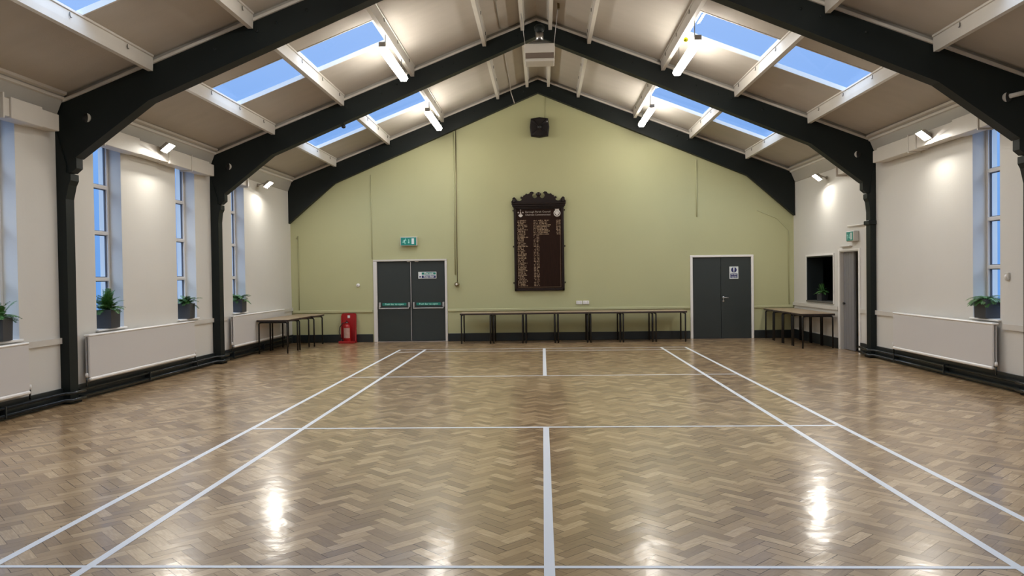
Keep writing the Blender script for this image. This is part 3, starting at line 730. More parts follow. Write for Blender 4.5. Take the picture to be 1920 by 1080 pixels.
g_ = sgroup('door_2', ((DR[0]+DR[1])/2, YB, 0)); g_['label'] = 'dark plain double doors in a white frame'
k = mb('white')
k.box(3.53, 3.59, YB-.03, YB+.08, 0, 1.955, .006); k.box(4.98, 5.035, YB-.03, YB+.08, 0, 1.955, .006); k.box(3.53, 5.035, YB-.03, YB+.08, 1.955, 2.005, .006)
k.build('door_frame', g_)
for a, b in ((3.592, 4.262), (4.268, 4.978)):
    k = mb('door'); k.box(a, b, YB+.01, YB+.055, .008, 1.952, .004); lf = k.build('door_leaf', g_)
k = mb('steel'); k.lathe([(0, -.012), (.026, -.010), (.028, 0)], (4.325, YB+.01, .985), 'y', 16); k.lathe([(0, -.012), (.022, -.010), (.024, 0)], (4.325, YB+.01, .90), 'y', 16)
k.box(4.318, 4.332, YB-.004, YB+.01, .90, 1.0, .002)
k.tube([(4.325, YB+.0, .985), (4.325, YB-.045, .985), (4.34, YB-.05, .985), (4.435, YB-.05, .980)], .010, 8)
k.build('door_handle', g_)
k = mb('steel')
for z in (.25, 1.0, 1.72): k.tube([(4.982, YB+.004, z), (4.982, YB+.004, z+.09)], .008, 8)
k.build('hinge', g_)
t = thing('door_sign', (4.57, YB+.01, 1.575), 'white and blue sign with round symbol on the plain double doors', 'sign')
k = mb('sign_white'); k.box(4.468, 4.680, YB+.003, YB+.0095, 1.43, 1.725, .004); k.build('plate', t)
k = mb('blue_sign'); k.lathe([(0, 0), (.066, 0)], (4.574, YB+.002, 1.645), 'y', 28); k.build('blue_disc', t)
k = mb('sign_white'); k.prism([(-.018, .062), (.018, .062), (.010, -.026), (-.010, -.026)], lambda a, b, d: (4.574+a, YB+d, 1.645+b), .0, .0015); k.lathe([(0, 0), (.012, 0)], (4.574, YB+.0005, 1.600), 'y', 14); k.build('exclamation_mark', t)
k = mb('blue_sign'); k.box(4.490, 4.658, YB+.001, YB+.0028, 1.452, 1.558); k.build('blue_panel', t)
text_mesh('sign_text', 'Fire door', .046, 'sign_white', t, (4.574, YB+.0005, 1.530), (1, 0, 0), (0, 0, 1), .0006, width=.13, bold=.001)
text_mesh('sign_text', 'keep shut', .046, 'sign_white', t, (4.574, YB+.0005, 1.478), (1, 0, 0), (0, 0, 1), .0006, width=.12, bold=.001)

# emergency exit sign boxes
def figure_running(k, ox, oz, s_, P):
    def seg(a, b, w_):
        a, b = Vector(a), Vector(b); d = (b-a).normalized(); n_ = Vector((-d.y, d.x))*w_/2
        k.prism([tuple(a-n_), tuple(b-n_), tuple(b+n_), tuple(a+n_)], lambda u, v, d_: P(ox+u*s_, oz+v*s_, d_), 0, .002)
    seg((.10, .35), (-.10, -.05), .20); seg((-.10, -.05), (-.42, -.22), .14); seg((-.08, -.08), (.10, -.25), .14); seg((.10, -.25), (.06, -.55), .12)
    seg((.08, .33), (.36, .18), .10); seg((.06, .33), (-.25, .22), .10); seg((-.25, .22), (-.34, .02), .09)
    k.prism([(.20+.1*math.cos(a*PI/5), .52+.1*math.sin(a*PI/5)) for a in range(10)], lambda u, v, d_: P(ox+u*s_, oz+v*s_, d_), 0, .002)
t = thing('exit_sign', (-3.25, YB, 2.45), 'green emergency exit sign box above the fire exit doors', 'sign', 'emergency exit signs')
k = mb('lightgrey'); k.box(-3.455, -3.045, YB-.10, YB, 2.335, 2.555, .012); k.build('housing', t)
k = mb('green_lit'); k.box(-3.435, -3.065, YB-.104, YB-.099, 2.352, 2.538); k.build('face', t)
Pm = lambda a, b, d: (a, YB-.1045-d, b)
k = mb('sign_mint'); figure_running(k, -3.345, 2.440, .115, Pm); k.build('running_figure', t)
k = mb('sign_mint'); k.prism([(-.006, .05), (.010, .05), (.010, -.015), (.026, -.015), (.002, -.055), (-.022, -.015), (-.006, -.015)], lambda a, b, d: Pm(-3.245+a, 2.445+b, d), 0, .002); k.build('arrow', t)
k = mb('sign_white'); k.prism([(-3.175, 2.375), (-3.115, 2.375), (-3.115, 2.515), (-3.175, 2.515)], lambda a, b, d: Pm(a, b, d), 0, .002); k.build('door_symbol', t)
t = thing('exit_sign', (rx(15.3), 15.21, 2.25), 'green emergency exit sign box over the open door on the right wall', 'sign', 'emergency exit signs')
X = rx(15.21)
k = mb('lightgrey'); k.box(X-.11, X, 15.04, 15.38, 2.155, 2.355, .012); k.build('housing', t)
k = mb('green_lit'); k.box(X-.114, X-.109, 15.055, 15.365, 2.170, 2.340); k.build('face', t)
Pr = lambda a, b, d: (X-.1145-d, a, b)
k = mb('sign_mint'); figure_running(k, 15.30, 2.25, .095, Pr); k.build('running_figure', t)
k = mb('sign_mint'); k.prism([(-.006, .045), (.006, .045), (.006, -.015), (.02, -.015), (0, -.05), (-.02, -.015), (-.006, -.015)], lambda a, b, d: Pr(15.21+a, 2.255+b, d), 0, .002); k.build('arrow', t)
k = mb('sign_white'); k.prism([(15.10, 2.19), (15.16, 2.19), (15.16, 2.32), (15.10, 2.32)], Pr, 0, .002); k.build('door_symbol', t)

# wall speaker / vent near the gable
sx0, sx1, sz0, sz1 = -.275, .195, 4.895, 5.37
t = thing('wall_speaker', ((sx0+sx1)/2, YB, 5.13), 'dark square loudspeaker with bulging sides high on the green wall', 'speaker')
mx_, mz_ = (sx0+sx1)/2, (sz0+sz1)/2; hw, hh = (sx1-sx0)/2, (sz1-sz0)/2
ring = [(-hw*.88, hh*.86), (0, hh), (hw*.88, hh*.86), (hw, 0), (hw*.88, -hh*.86), (0, -hh), (-hw*.88, -hh*.86), (-hw, 0)]
k = mb('speaker')
vs = [(mx_+a, YB-.0, mz_+b) for a, b in ring]+[(mx_+a, YB-.13, mz_+b) for a, b in ring]+[(mx_+a*.86, YB-.155, mz_+b*.86) for a, b in ring]
F = [[i, (i+1) % 8, 8+(i+1) % 8, 8+i] for i in range(8)]+[[8+i, 8+(i+1) % 8, 16+(i+1) % 8, 16+i] for i in range(8)]+[list(range(16, 24)), list(range(8))[::-1]]
k.add(vs, F); k.build('cabinet', t)
k = mb('speaker')
for q in range(4):
    a0 = PI/4+q*PI/2; p0 = (mx_, mz_); L_ = hw*1.05; ca, sa = math.cos(a0), math.sin(a0)
    tip = (mx_+ca*L_, mz_+sa*L_); w_ = .045
    pA = (mx_+ca*.04-sa*w_*.3, mz_+sa*.04+ca*w_*.3); pB = (mx_+ca*.04+sa*w_*.3, mz_+sa*.04-ca*w_*.3)
    qA = (tip[0]-sa*w_, tip[1]+ca*w_); qB = (tip[0]+sa*w_, tip[1]-ca*w_)
    k.add([(pA[0], YB-.154, pA[1]), (pB[0], YB-.154, pB[1]), (qB[0], YB-.154, qB[1]), (qA[0], YB-.154, qA[1]), (mx_+ca*.05, YB-.185, mz_+sa*.05), (tip[0], YB-.172, tip[1])], [(0, 4, 5, 3), (4, 1, 2, 5), (0, 1, 4), (3, 5, 2), (0, 3, 2, 1)])
k.build('corner_brace', t)
k = mb('rubber'); k.lathe([(0, -.03), (.045, -.03), (.05, 0)], (mx_, YB-.155, mz_), 'y', 28); k.build('cone', t)
k = mb('white'); k.box(.135, .15, YB-.16, YB-.155, 5.24, 5.29); k.build('badge', t)

# ------------------------------------------------------------------ honours board
BX0, BX1, BZ0, BZ1 = -.69, .515, 1.205, 3.235
bm_ = (BX0+BX1)/2
t = thing('honours_board', (bm_, YB, BZ0), 'tall dark wood honours board with carved cresting and gold name lists', 'board')
k = mb('wood'); k.box(BX0+.03, BX1-.03, YB-.045, YB, BZ0+.03, BZ1, .004); k.build('panel', t)
k = mb('wood2')
k.box(BX0, BX0+.055, YB-.075, YB, BZ0, BZ1, .012); k.box(BX1-.055, BX1, YB-.075, YB, BZ0, BZ1, .012); k.box(BX0, BX1, YB-.075, YB, BZ0, BZ0+.06, .012)
k.box(BX0+.055, BX1-.055, YB-.065, YB, BZ1-.06, BZ1, .01)
for z in (1.40, 2.28, 3.15):
    for xx in (BX0-.018, BX1+.018): k.box(xx-.012, xx+.012, YB-.03, YB, z-.02, z+.02, .004)
k.build('frame', t)
k = mb('wood2'); k.box(BX0-.035, BX1+.035, YB-.12, YB, BZ1, BZ1+.055, .015); k.box(BX0-.01, BX1+.01, YB-.095, YB, BZ1-.03, BZ1+.005, .01); k.box(BX0-.05, BX1+.05, YB-.135, YB, BZ1+.05, BZ1+.09, .012); k.build('cornice', t)
# scrolled cresting outline, half (x from centre, z above cornice)
H0 = BZ1+.085
half = [(0, .255), (.035, .270), (.065, .245), (.062, .215), (.035, .195), (.045, .160), (.085, .135), (.125, .150), (.150, .195), (.140, .240), (.105, .270),
        (.150, .300), (.200, .290), (.225, .250), (.265, .240), (.300, .255), (.330, .215), (.365, .205), (.375, .170), (.425, .185), (.440, .145), (.405, .120), (.420, .090), (.470, .075), (.520, .085),
        (.540, .130), (.570, .165), (.600, .170), (.632, .140), (.628, .105), (.660, .060), (.640, .0)]
poly = [(-a, b) for a, b in half[::-1]]+half[1:]
k = mb('wood2'); 
hole_safe = poly
bmc = bmesh.new()
vs0 = [bmc.verts.new((bm_+a, YB-.02, H0+b-.02)) for a, b in hole_safe]
fc = bmc.faces.new(vs0); ex = bmesh.ops.extrude_face_region(bmc, geom=[fc]); 
for v in [q for q in ex['geom'] if isinstance(q, bmesh.types.BMVert)]: v.co.y -= .045
bmesh.ops.recalc_face_normals(bmc, faces=bmc.faces); bmesh.ops.triangulate(bmc, faces=bmc.faces)
me = bpy.data.meshes.new('cresting'); bmc.to_mesh(me); bmc.free(); me.materials.append(M['wood2']); me.transform(Matrix.Translation((-t.location.x, -t.location.y, -t.location.z)))
o = bpy.data.objects.new('cresting', me); C.objects.link(o); o.parent = t
k = mb('wood2')
for a in (-.585, .585): k.lathe([(0, .09), (.022, .08), (.034, .05), (.02, .02), (.03, 0), (.0, 0)], (bm_+a, YB-.085, H0+.02), 'z', 14)
k.lathe([(0, -.03), (.04, -.02), (.055, 0)], (bm_, YB-.065, H0+.21), 'y', 16)
k.build('finials', t)
k = mb('gold')
k.box(BX0+.085, BX1-.085, YB-.0475, YB-.045, BZ0+.085, BZ0+.089); k.box(BX1-.089, BX1-.085, YB-.0475, YB-.045, BZ0+.089, BZ1-.35)
k.build('inlay_line', t)
# names (left column long, right column short) and year columns as fine gold strokes
def wordrow(k, x, z, length, hgt):
    c = x
    while c < x+length:
        wd = random.uniform(.006, .011)
        if random.random() < .16: c += .014; continue
        hh_ = hgt*random.choice((.62, .62, 1, .8)); k.add([(c, YB-.0465, z), (c+wd*.7, YB-.0465, z), (c+wd*.7, YB-.0465, z+hh_), (c, YB-.0465, z+hh_)], [(0, 1, 2, 3)])
        c += wd
rows = 44; zt = BZ1-.345; zb_ = BZ0+.115
k = mb('gold')
for r_ in range(rows):
    z = zt-(zt-zb_)*r_/(rows-1); wordrow(k, BX0+.085, z, random.uniform(.13, .25)*(1 if r_ else 1.2), .028)
k.build('name_list', t, recalc=False)
k = mb('gold')
for r_ in range(rows):
    z = zt-(zt-zb_)*r_/(rows-1)
    for xx, l_ in ((BX0+.475, .045), (BX0+.545, .035), (BX0+.59, .012)): wordrow(k, xx, z, l_, .026)
k.build('year_list', t, recalc=False)
k = mb('gold')
for r_ in range(10):
    z = zt-(zt-zb_)*r_/(rows-1); wordrow(k, BX0+.615, z, random.uniform(.17, .27), .028)
k.build('name_list', t, recalc=False)
k = mb('gold')
for r_ in range(10):
    z = zt-(zt-zb_)*r_/(rows-1)
    for xx in (BX0+1.02, BX0+1.08): wordrow(k, xx, z, .045, .026)
k.build('year_list', t, recalc=False)
text_mesh('header_text', 'Borough Parish Council', .058, 'letter', t, (bm_-.02, YB-.047, BZ1-.125), (1, 0, 0), (0, 0, 1), .001, width=.60, bold=0)
text_mesh('header_text', 'Chairmen Commemorated', .058, 'letter', t, (bm_-.02, YB-.047, BZ1-.195), (1, 0, 0), (0, 0, 1), .001, width=.60, bold=0)
# crests
k = mb('silver'); cx_, cz_ = BX1-.16, BZ1-.165
k.lathe([(.060, 0), (.085, -.002), (.085, .001), (.060, .001)], (cx_, YB-.0475, cz_), 'y', 12)
k.prism([(-.045, -.015), (-.045, .035), (0, .055), (.045, .035), (.045, -.015), (0, -.058)], lambda a, b, d: (cx_+a, YB-.0475+d, cz_+b), -.002, .001)
k.prism([(-.045, .080), (-.055, .125), (-.02, .105), (0, .13), (.02, .105), (.055, .125), (.045, .080)], lambda a, b, d: (cx_+a, YB-.0475+d, cz_+b), -.002, .001)
k.build('round_crest', t)
k = mb('letter'); cx_, cz_ = BX0+.165, BZ1-.16
k.prism([(-.028, -.03), (0, .07), (.028, -.03)], lambda a, b, d: (cx_+a, YB-.0475+d, cz_+b), -.002, .001)
k.lathe([(0, 0), (.014, 0)], (cx_, YB-.0475, cz_+.085), 'y', 10)
for sg in (-1, 1): k.prism([(sg*.06, .0), (sg*.075, .03), (sg*.05, .045), (sg*.035, .03)], lambda a, b, d: (cx_+a, YB-.0475+d, cz_+b), -.002, .001)
k.use('silver'); k.prism([(-.055, -.045), (-.04, -.025), (.04, -.025), (.055, -.045), (.03, -.075), (0, -.088), (-.03, -.075)], lambda a, b, d: (cx_+a, YB-.0475+d, cz_+b), -.002, .001)
k.build('shield_crest', t)

# sockets, white button, thermostat
for (a, lab) in ((.79, 'left of the two white sockets on the green wall'), (.955, 'right of the two white sockets on the green wall')):
    t = thing('wall_socket', (a+.07, YB, .9), lab+' above the tables', 'socket', 'white double sockets')
    k = mb('white'); k.box(a, a+.148, YB-.022, YB, .862, .948, .006); k.build('plate', t)
    k = mb('rubber')
    for c in (a+.04, a+.108):
        k.box(c-.004, c+.004, YB-.0235, YB-.0215, .915, .927); k.box(c-.012, c-.006, YB-.0235, YB-.0215, .89, .898); k.box(c+.006, c+.012, YB-.0235, YB-.0215, .89, .898)
    k.build('pin_holes', t)
t = thing('push_button', (-4.524, YB, 1.395), 'small round white button left of the fire exit doors', 'button')
k = mb('white'); k.lathe([(0, -.032), (.03, -.03), (.044, -.014), (.046, 0), (0, 0)], (-4.524, YB, 1.395), 'y', 22); k.build('body', t)
k = mb('lightgrey'); k.lathe([(0, -.038), (.014, -.036), (.015, -.03)], (-4.524, YB, 1.395), 'y', 14); k.build('cap', t)
t = thing('thermostat', (rx(10.4), 10.40, 1.49), 'small square grey thermostat right of the right-wall window', 'thermostat')
X = rx(10.4); k = mb('lightgrey'); k.box(X-.028, X, 10.36, 10.45, 1.44, 1.54, .008); k.build('body', t)
k = mb('white'); k.lathe([(0, -.012), (.022, -.01), (.024, 0)], (X-.027, 10.405, 1.49), 'x', 14); k.build('dial', t)

# ------------------------------------------------------------------ fire extinguisher and stand
ex_, ey_ = -4.745, 18.50
t = thing('extinguisher_stand', (ex_, ey_, 0), 'upright red stand with rounded top holding the fire extinguisher', 'stand')
k = mb('red'); pr = [(-.18, .03)]+[(-.18+.0, .62)]+[(-.14-.04*math.cos(a), .67+.045*math.sin(a)) for a in (0, .5, 1.1, 1.57)]+[(.14+.04*math.sin(a), .67+.045*math.cos(a)) for a in (0, .5, 1.1, 1.57)]+[(.18, .03)]
k.prism(pr, lambda a, b, d: (ex_+a, d, b), 18.66, 18.70)
for sg in (-1, 1): k.prism([(18.68, .03), (18.68, .64), (18.64, .66), (18.62, .30), (18.58, .06), (18.58, .03)], lambda a, b, d: (ex_+sg*d, a, b), .165, .185)
k.build('back_panel', t)
k = mb('red'); k.box(ex_-.19, ex_+.19, 18.38, 18.70, 0, .035, .008); k.box(ex_-.19, ex_+.19, 18.38, 18.40, .03, .06, .004); k.build('base_tray', t)
k = mb('sign_white'); k.box(ex_-.03, ex_+.03, 18.655, 18.661, .60, .665, .004); k.build('symbol', t)
t = thing('fire_extinguisher', (ex_-.01, 18.53, .037), 'red fire extinguisher with pale label standing on its red stand', 'fire extinguisher')
E0 = (ex_-.01, 18.53, .037)
k = mb('red2'); k.lathe([(0, 0), (.078, 0), (.083, .012), (.083, .35), (.075, .385), (.045, .42), (.025, .43), (.022, .455), (0, .455)], E0, 'z', 28); k.build('cylinder', t)
k = mb('label')
n_ = 12; vs = []
for i in range(n_+1):
    a = -PI/2-1.0+2.0*i/n_
    for z in (.09, .335): vs.append((E0[0]+.0845*math.cos(a), E0[1]+.0845*math.sin(a), E0[2]+z))
k.add(vs, [[2*i, 2*i+2, 2*i+3, 2*i+1] for i in range(n_)], True); k.build('label', t, recalc=False)
k = mb('rubber'); k.box(E0[0]-.02, E0[0]+.02, E0[1]-.03, E0[1]+.05, E0[2]+.45, E0[2]+.475, .004); k.box(E0[0]-.012, E0[0]+.012, E0[1]-.10, E0[1]+.02, E0[2]+.475, E0[2]+.487, .003); k.box(E0[0]-.012, E0[0]+.012, E0[1]-.11, E0[1]+.0, E0[2]+.50, E0[2]+.512, .003); k.build('lever', t)
k = mb('steel'); k.lathe([(0, -.012), (.017, -.012), (.018, 0)], (E0[0], E0[1]-.03, E0[2]+.462), 'y', 14); k.build('gauge', t)
k = mb('rubber'); k.tube([(E0[0]-.02, E0[1], E0[2]+.46), (E0[0]-.10, E0[1]-.02, E0[2]+.45), (E0[0]-.165, E0[1]-.04, E0[2]+.36), (E0[0]-.185, E0[1]-.05, E0[2]+.24), (E0[0]-.16, E0[1]-.05, E0[2]+.12), (E0[0]-.125, E0[1]-.04, E0[2]+.05)], .011, 8); k.build('hose', t)
k = mb('rubber'); k.tube([(E0[0]-.13, E0[1]-.042, E0[2]+.065), (E0[0]-.115, E0[1]-.04, E0[2]+.012)], [.012, .020], 10); k.build('nozzle', t)

# ------------------------------------------------------------------ tables
TW, TD, TH = .745, .68, .72
def make_table(loc, label, group, wdt=TW):
    t = thing('folding_table', loc, label, 'table', group); t['_local'] = 1
    k = mb('tabletop'); k.box(-wdt/2, wdt/2, -TD/2, TD/2, TH-.012, TH, .003); k.build('tabletop', t)
    k = mb('tableedge'); 
    for (a, b, c, d) in ((-wdt/2, wdt/2, -TD/2-.003, -TD/2+.02), (-wdt/2, wdt/2, TD/2-.02, TD/2+.003), (-wdt/2-.003, -wdt/2+.02, -TD/2+.02, TD/2-.02), (wdt/2-.02, wdt/2+.003, -TD/2+.02, TD/2-.02)):
        k.box(a, b, c, d, TH-.046, TH-.010, .003)
    k.build('apron', t)
    for sx_ in (-1, 1):
        x = sx_*(wdt/2-.035)
        k = mb('tubeleg'); k.tube([(x, -TD/2+.09, TH-.060), (x, TD/2-.09, TH-.060)], .0175, 8); k.build('cross_rail', t)
        for s2 in (-1, 1):
            y0_ = s2*(TD/2-.035)
            k = mb('tubeleg'); k.tube([(x, s2*(TD/2-.09), TH-.060), (x, s2*(TD/2-.055), TH-.066), (x, s2*(TD/2-.038), TH-.092), (x, y0_, .012)], .0175, 8)
            k.lathe([(0, 0), (.016, 0), (.016, .02), (.012, .03)], (x, y0_, 0), 'z', 10)
            k.build('leg', t)
    return t
proto = make_table((-1.955+TW/2, 18.28, 0), 'leftmost table of the row under the honours board', 'tables along the green wall')
for i in range(1, 7):
    c = copy_tree(proto); c.location = (-1.955+TW/2+i*.752, 18.28, 0)
    c['label'] = ['', 'second table from the left in the row along the green wall', 'third table from the left, below the left half of the honours board', 'middle table of the row of seven, below and right of the honours board', 'third table from the right in the row along the green wall', 'second table from the right in the row along the green wall', 'rightmost table of the long row, touching the plain door frame'][i]
rl = ['front table of the left corner group, nearest the camera', 'second table back in the left corner group, in front of the radiator', 'third table back in the left corner group, reaching the green wall']
for i, (x, y, a, sc_) in enumerate(((-5.725, 16.47, PI/2, 1), (-5.705, 17.23, PI/2, 1), (-5.62, 18.03, PI/2, 1))):
    c = copy_tree(proto); c.location = (x, y, 0); c.rotation_euler.z = a; c['label'] = rl[i]; c['group'] = 'tables in the left corner'
c = copy_tree(proto); c.location = (-5.47, 18.36, 0)
bpy.data.objects.remove(c.children[0]) if False else None
def drop(o):
    for ch in list(o.children): drop(ch)
    bpy.data.objects.remove(o)
drop(c)
rr = ['front table of the right corner group, beside the open door', 'second table back in the right corner group, under the serving hatch', 'third table back in the right corner group, under the hatch plant', 'rearmost table of the right corner group, against the green wall']
for i, y in enumerate((16.40, 17.06, 17.72, 18.38)):
    c = copy_tree(proto); c.location = (5.62-.006*i, y, 0); c.rotation_euler.z = PI/2; c.scale = (.875, 1.0, 1); c['label'] = rr[i]; c['group'] = 'tables in the right corner'

# ------------------------------------------------------------------ radiators
def radiator(side, y0, y1, label):
    X = (lx((y0+y1)/2) if side < 0 else rx((y0+y1)/2)); s_ = -side
    t = thing('radiator', (X, (y0+y1)/2, .25), label, 'radiator', 'long white wall radiators')
    zb0, zt0 = .255, .865
    k = mb('rad'); k.box(X+s_*.085, X+s_*.115, y0, y1, zb0+.03, zt0-.02, .010); k.box(X+s_*.040, X+s_*.062, y0+.02, y1-.02, zb0+.03, zt0-.03, .008); k.build('panel', t)
    k = mb('white'); k.box(X+s_*.03, X+s_*.125, y0-.005, y1+.005, zt0-.022, zt0+.004, .010); k.build('top_grille', t)
    k = mb('white'); k.box(X+s_*.078, X+s_*.130, y0, y1, zb0-.012, zb0+.034, .014); k.build('bottom_rail', t)
    k = mb('fixdark'); 
    for yy in (y0+.25, y1-.25): k.box(X, X+s_*.045, yy, yy+.04, .35, .80)
    k.build('wall_bracket', t)
    for yy, d in ((y0-.035, -1), (y1+.035, 1)):
        vv = MB().use('pipe')
        vv.tube([(X+s_*.088, yy, .172), (X+s_*.088, yy, .30)], .012, 8); vv.tube([(X+s_*.088, yy, .285), (X+s_*.088, yy-d*.045, .285)], .011, 8)
        vo = vv.build('valve', t)
        k = mb('white'); k.lathe([(0, .06), (.016, .058), (.02, .03), (.018, 0), (0, 0)], (X+s_*.088, yy, .295), 'z', 12); k.build('valve_cap', vo)
    return t
radiator(-1, *RAD_L[0], 'long white radiator at the left edge of the photo')
radiator(-1, *RAD_L[1], 'long white radiator below the two middle-bay windows on the left')
radiator(-1, *RAD_L[2], 'long white radiator partly hidden behind the left corner tables')
radiator(1, *RAD_R[0], 'long white radiator on the right wall under the window planter')

# ------------------------------------------------------------------ planters with ferns
def fern_mesh(seed, n_fr, up_bias, length):
    rd = random.Random(seed); k = mb('fern')
    for f in range(n_fr):
        az = 2*PI*f/n_fr+rd.uniform(-.3, .3); L_ = length*rd.uniform(.65, 1.1); el = rd.uniform(.35, 1.35)*up_bias
        p = Vector((rd.uniform(-.05, .05), rd.uniform(-.05, .05), .26)); d = Vector((math.cos(az)*math.cos(el), math.sin(az)*math.cos(el), math.sin(el)))
        N = 13; pts = [p.copy()]; dirs = [d.copy()]
        for i in range(N):
            d = (d+Vector((0, 0, -.105*rd.uniform(.7, 1.3)))).normalized(); p = p+d*L_/N; pts.append(p.copy()); dirs.append(d.copy())
        k.use('stem'); k.tube(pts, [.0035*(1-.7*i/N) for i in range(N+1)], 4, caps=False); k.use('fern')
        for i in range(2, N+1):
            t_ = dirs[i]; side_ = t_.cross(Vector((0, 0, 1))); side_ = side_.normalized() if side_.length > .05 else Vector((1, 0, 0))
            ll = .058*math.sin(PI*(.16+.80*i/(N+1)))*rd.uniform(.85, 1.15)+.006; ww = .0062
            for sg in (-1, 1):
                for sub in (0, .34, .67):
                    b0 = pts[i-1].lerp(pts[i], sub); dr = (side_*sg+t_*.45+Vector((0, 0, rd.uniform(-.35, .15)))).normalized(); up_ = t_
                    tip = b0+dr*ll; m1 = b0+dr*ll*.45+up_*ww; m2 = b0+dr*ll*.45-up_*ww*.6
                    k.add([b0, m2, tip, m1], [(0, 1, 2, 3)])
    return k
def planter(loc, label, seed, rot, n_fr=18, up=1.0, length=.26, s_=1.0, group='potted ferns on the window sills', recess=None):
    t = thing('potted_fern', (0, 0, 0), label, 'potted plant', group)
    k = mb('pot'); A, B = .118, .124; hh_ = .262
    # hollow tapered square pot with rim
    def sq(r, z): return [(-r, -r, z), (r, -r, z), (r, r, z), (-r, r, z)]
    vs = sq(A, 0)+sq(B, hh_)+sq(B-.012, hh_)+sq(B-.016, hh_-.045)
    F = [(3, 2, 1, 0)]+[[4*q+i, 4*q+(i+1) % 4, 4*q+4+(i+1) % 4, 4*q+4+i] for q in range(3) for i in range(4)]
    k.add(vs, F); pot = k.build('pot', t)
    bv = pot.modifiers.new('bevel', 'BEVEL'); bv.width = .004; bv.segments = 2; bv.limit_method = 'ANGLE'
    k = mb('soil'); r = B-.014; N = 8; vs = []; rd = random.Random(seed)
    for i in range(N+1):
        for j in range(N+1): vs.append((-r+2*r*i/N, -r+2*r*j/N, hh_-.030+rd.uniform(-.006, .01)))
    k.add(vs, [[i*(N+1)+j, (i+1)*(N+1)+j, (i+1)*(N+1)+j+1, i*(N+1)+j+1] for i in range(N) for j in range(N)], True); k.build('soil', t, recalc=False)
    fo = fern_mesh(seed, n_fr, up, length).build('foliage', t, recalc=False)
    t.location = loc; t.rotation_euler.z = rot; t.scale = (s_, s_, s_)
    if recess:   # fronds bend where they meet the reveal and the glass
        side, y0, y1 = recess; Rm = Matrix.Rotation(rot, 4, 'Z'); Ri = Rm.inverted(); Lc = Vector(loc)
        for v in fo.data.vertices:
            p = Rm @ v.co+Lc; wx_ = lx(p.y) if side < 0 else rx(p.y)
            depth = (wx_-p.x) if side < 0 else (p.x-wx_)
            p.z = max(p.z, WZ0+.02) if depth > -.06 else p.z
            if depth > -.015:
                p.y = min(max(p.y, y0+.012), y1-.012)
                if depth > .165: p.x = wx_+side*.165
            v.co = Ri @ (p-Lc)
    return t
WZ0 += .008
planter((lx(8.7)-.035, 8.69, WZ0), 'fern in grey square planter on the sill at the left edge of the photo', 3, .2, 34, 1.0, .27, recess=(-1, *WIN_L[1]))
planter((lx(10.9)-.035, 10.93, WZ0), 'tall fern in grey square planter just past the nearest left column', 11, 0, 46, 1.2, .30, recess=(-1, *WIN_L[2]))
planter((lx(13.3)-.035, 13.31, WZ0), 'fern in grey planter on the sill just before the second left column', 5, .1, 34, .85, .28, recess=(-1, *WIN_L[3]))
planter((lx(15.6)-.035, 15.61, WZ0), 'drooping fern in grey planter on the furthest left window sill', 8, 0, 28, .8, .27, recess=(-1, *WIN_L[4]))
planter((rx(10.9)+.035, 10.92, WZ0), 'low fern in dark planter on the right-wall window sill', 21, .1, 34, .55, .27, recess=(1, *WIN_R[1]))

# ------------------------------------------------------------------ side room beyond hatch and open door
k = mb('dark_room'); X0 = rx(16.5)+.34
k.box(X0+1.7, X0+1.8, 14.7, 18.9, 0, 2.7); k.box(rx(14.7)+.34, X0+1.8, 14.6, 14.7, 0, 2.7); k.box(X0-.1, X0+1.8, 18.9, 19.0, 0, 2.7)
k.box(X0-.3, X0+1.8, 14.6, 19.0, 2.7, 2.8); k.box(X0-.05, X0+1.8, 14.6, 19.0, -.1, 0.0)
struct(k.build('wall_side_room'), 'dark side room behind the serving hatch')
g_ = sgroup('trim_hatch', (rx(17.3), 17.3, .9)); g_['label'] = 'dark lined serving hatch opening in the right wall'
X = rx(17.3)
a, b, c, d = HATCH
k = mb('white')
xf = rx(17.3)
for (u0, u1, v0, v1) in ((a-.04, a, c-.0, d+.04), (b, b+.04, c-.0, d+.04), (a, b, d, d+.04)):
    k.prism([(u0, v0), (u1, v0), (u1, v1), (u0, v1)], lambda s_, t_, dd: (rx(s_)-dd, s_, t_), 0, .02)
k.build('hatch_frame', g_)
k = mb('skirt')
for (u0, u1, v0, v1) in ((a, a+.025, c, d), (b-.025, b, c, d), (a+.025, b-.025, d-.025, d)):
    k.prism([(u0, v0), (u1, v0), (u1, v1), (u0, v1)], lambda s_, t_, dd: (rx(s_)+dd, s_, t_), -.01, .35)
k.build('hatch_lining', g_)
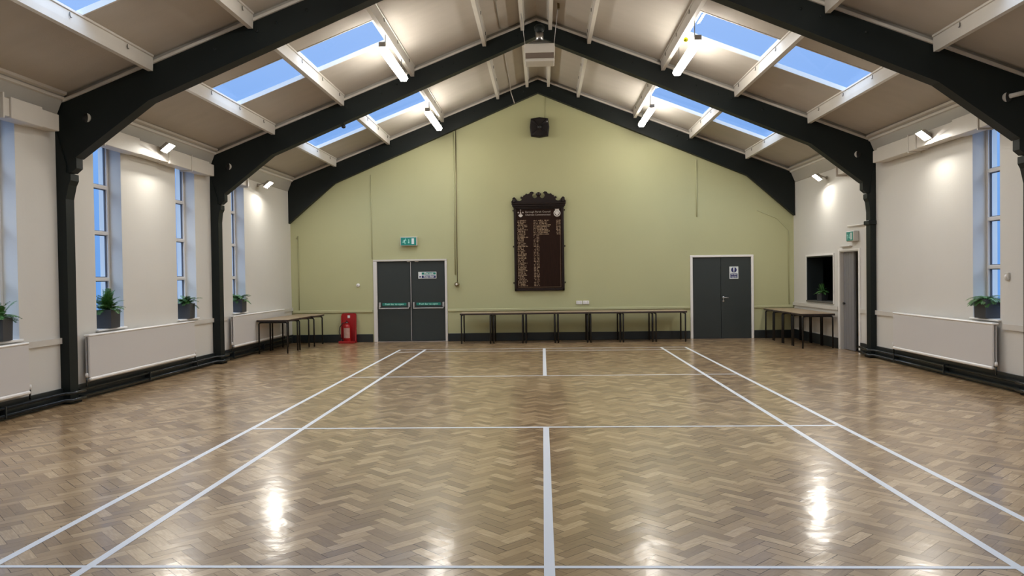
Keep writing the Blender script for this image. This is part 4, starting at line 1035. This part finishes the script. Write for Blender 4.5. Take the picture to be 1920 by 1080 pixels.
k = mb('fixdark'); k.prism([(a, c-.0), (b, c-.0), (b, c+.035), (a, c+.035)], lambda s_, t_, dd: (rx(s_)+dd, s_, t_), -.03, .36); k.build('hatch_shelf', g_)
planter((rx(17.5)+.14, 17.32, c+.037), 'small bright fern in grey pot standing in the dark serving hatch', 31, .3, 30, 1.15, .30, .66, 'potted fern in the hatch')

g_ = sgroup('door_3', (rx(15.6), 15.6, 0)); g_['label'] = 'grey door standing open in the right wall'
a, b, c, d = DOOR_R
k = mb('white')
for (u0, u1, v0, v1) in ((a-.07, a, 0, d+.03), (b, b+.07, 0, d+.03), (a, b, d, d+.03)):
    k.prism([(u0, v0), (u1, v0), (u1, v1), (u0, v1)], lambda s_, t_, dd: (rx(s_)+dd, s_, t_), -.022, -.002)
k.build('door_frame', g_)
k = mb('lightgrey')
for (u0, u1, v0, v1) in ((b-.022, b-.001, 0, d-.001), (a+.001, a+.022, 0, d-.001), (a+.022, b-.022, d-.022, d-.001)):
    k.prism([(u0, v0), (u1, v0), (u1, v1), (u0, v1)], lambda s_, t_, dd: (rx(s_)+dd, s_, t_), -.015, .335)
k.build('door_jamb', g_)
k = mb('grey_door')
nb = 4; y0_, y1_ = b-.53, b-.024
for i in range(nb):
    ya = y0_+(y1_-y0_)*i/nb; yb_ = y0_+(y1_-y0_)*(i+1)/nb
    k.prism([(ya+.004, .01), (yb_-.004, .01), (yb_-.004, d-.01), (ya+.004, d-.01)], lambda s_, t_, dd: (rx(s_)+dd, s_, t_), .055, .095)
k.prism([(y0_, .01), (y1_, .01), (y1_, d-.01), (y0_, d-.01)], lambda s_, t_, dd: (rx(s_)+dd, s_, t_), .062, .09)
lf = k.build('door_leaf', g_)
k = mb('rubber'); xk = rx(15.88)+.055; k.lathe([(0, -.045), (.022, -.04), (.028, -.02), (.012, -.008), (.012, 0)], (xk, y1_-.07, .93), 'x', 14); k.build('door_handle', lf)
k = mb('lightgrey'); X = rx(15.6); k.box(X-.06, X, 15.35, 15.85, 2.06, 2.085, .006); k.build('door_closer_rail', g_)
for o in list(bpy.data.objects):
    if '_local' in o: del o['_local']
